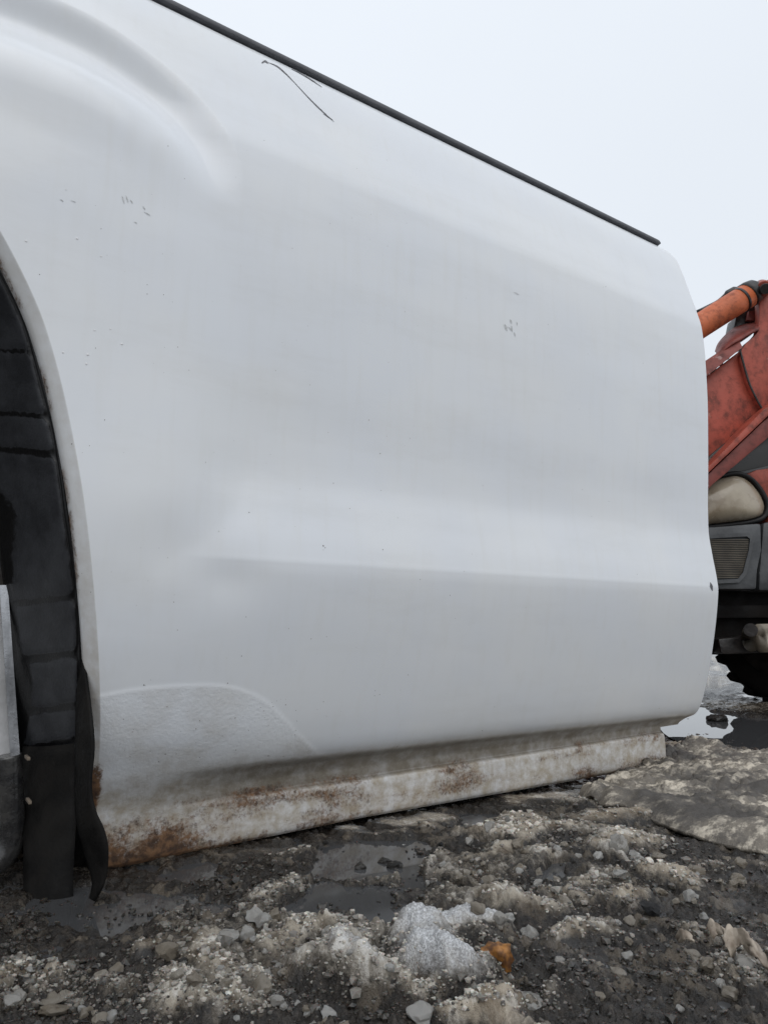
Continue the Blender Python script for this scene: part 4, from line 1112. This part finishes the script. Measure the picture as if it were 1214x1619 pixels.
for i in range(len(CP)):
    tv, tf = tmpl[i % 8]
    d = math.hypot(CP[i, 0], CP[i, 1]); r = (nr_.gamma(1.8, .95)+.9)*d/F
    r = min(r, .006)
    a = nr_.uniform(0, 6.28); ca, sa = math.cos(a), math.sin(a)
    v = tv*np.array([r*nr_.uniform(.8, 1.2), r*nr_.uniform(.8, 1.2), r*nr_.uniform(.6, 1.0)])
    v = np.stack([v[:, 0]*ca-v[:, 1]*sa, v[:, 0]*sa+v[:, 1]*ca, v[:, 2]], 1)+np.array([CP[i, 0], CP[i, 1], max(cz[i], WATER_Z)+r*.25])
    VA.append(v); FA.append(tf+off); off += len(tv)
    tone = np.clip(nr_.beta(1.2, 1.9)*(.12+1.25*ci[i])+.5*cw[i], 0, 1)*(1-.9*min(1, cp[i]))
    TA.append(np.full(len(tv), tone))
cme = mesh_np('slush_crumbs', np.vstack(VA), np.vstack(FA), False)
attr(cme, 'tone', np.concatenate(TA))
tag(link('slush_crumbs', cme, M['crumb']), 'loose crumbs of ice and mud strewn over the slush', 'slush', kind='stuff')

# orange leaf, black stone, brown scraps
def leaf():
    c = at_ground(783, 1552); z = gheight(c[0], c[1])[0]; s = 27*np.hypot(c[0], c[1])/F
    ol = [(0, -1), (.25, -.72), (.58, -.80), (.70, -.52), (.95, -.36), (.84, -.02), (.92, .30), (.66, .48), (.50, .74), (.26, .70), (0, .92), (-.26, .70), (-.50, .74), (-.66, .48), (-.92, .30), (-.84, -.02), (-.95, -.36), (-.70, -.52), (-.58, -.80), (-.25, -.72)]
    V, Fc = [], []; K = 5
    for k in range(K):
        t = 1-k/K
        for (x, y) in ol:
            zz = .45*abs(x*t)**1.2+.38*math.sin(3.4*y*t+1)+.20*math.sin(6*x*t+2*y*t); V.append((x*t, y*t, zz))
    V.append((0, 0, .28)); n = len(ol)
    for k in range(K-1):
        for i in range(n): Fc.append([k*n+i, k*n+(i+1) % n, (k+1)*n+(i+1) % n, (k+1)*n+i])
    for i in range(n): Fc.append([(K-1)*n+i, (K-1)*n+(i+1) % n, K*n])
    me = mesh_py('blade', [(a*s, b*s, q*s) for a, b, q in V], Fc, True)
    root = empty('fallen_leaf', (c[0], c[1], z+.003)); root.rotation_euler = (.95, -.25, -.45)
    tag(root, 'crumpled orange-yellow leaf lying against the white snow mound', 'leaf')
    o = bpy.data.objects.new('blade', me); me.materials.append(M['leaf']); col.objects.link(o); o.parent = root
    md = o.modifiers.new('thick', 'SOLIDIFY'); md.thickness = .0006
    st = mesh_py('stalk', [(s*a, s*b, s*q) for a, b, q in [(-.03, -1, .2), (.03, -1, .2), (.03, -1, .26), (-.03, -1, .26), (.05, -1.5, .3), (.09, -1.5, .3), (.09, -1.5, .35), (.05, -1.5, .35)]], [[0, 1, 5, 4], [1, 2, 6, 5], [2, 3, 7, 6], [3, 0, 4, 7], [4, 5, 6, 7]])
    o2 = bpy.data.objects.new('stalk', st); st.materials.append(M['leaf']); col.objects.link(o2); o2.parent = root
leaf()
put_lump(1027, 1428, 14, 'coal', 'black clinker stone on the pale slush at right', name='black_stone', cat='stone', sink=.25)
put_lump(697, 1339, 5, 'coal', 'tiny black pebble at the edge of the big puddle', name='black_pebble', cat='pebble', sink=.25)
def scrap(pts, wpx, label, lift):
    P = []
    for x, y, h in pts:
        g = at_ground(x, y); z = gheight(g[0], g[1])[0]; P.append(at_ground(x, y, max(z, 0)+h))
    P = catmull(P, 6); w = wpx*np.hypot(P[0][0], P[0][1])/F
    rows = []
    for k, t in enumerate(np.linspace(0, 1, 7)):
        n = noise2(np.arange(len(P))*.16+k*.12, np.full(len(P), t*4), 301)
        rows.append(P+FH*w*(t-.5)*.7+UP*(w*t*lift)[..., None] if False else P+(FH*(t-.5)*.8+UP*t*lift)[None, :]*w+(UP[None, :]*n[:, None]*w*.35))
    V = np.stack(rows, 1)
    me = mesh_np('brown_scrap', V.reshape(-1, 3), grid_faces(len(P), 7))
    o = link('brown_scrap', me, M['scrap']); md = o.modifiers.new('thick', 'SOLIDIFY'); md.thickness = .0012
    tag(o, label, 'scrap')
scrap([(1148, 1510, .002), (1158, 1496, .010), (1172, 1494, .012), (1186, 1505, .010), (1200, 1522, .006), (1212, 1534, .002)], 22, 'curled sodden brown scrap arching over wet slush at right edge', .9)
scrap([(1122, 1482, .002), (1130, 1476, .006), (1142, 1482, .005), (1150, 1492, .002)], 16, 'small brown scrap above the curled scrap at right', .8)
scrap([(1072, 1488, .002), (1082, 1482, .005), (1094, 1488, .003)], 14, 'small beige scrap lying flat left of the brown scraps', .4)
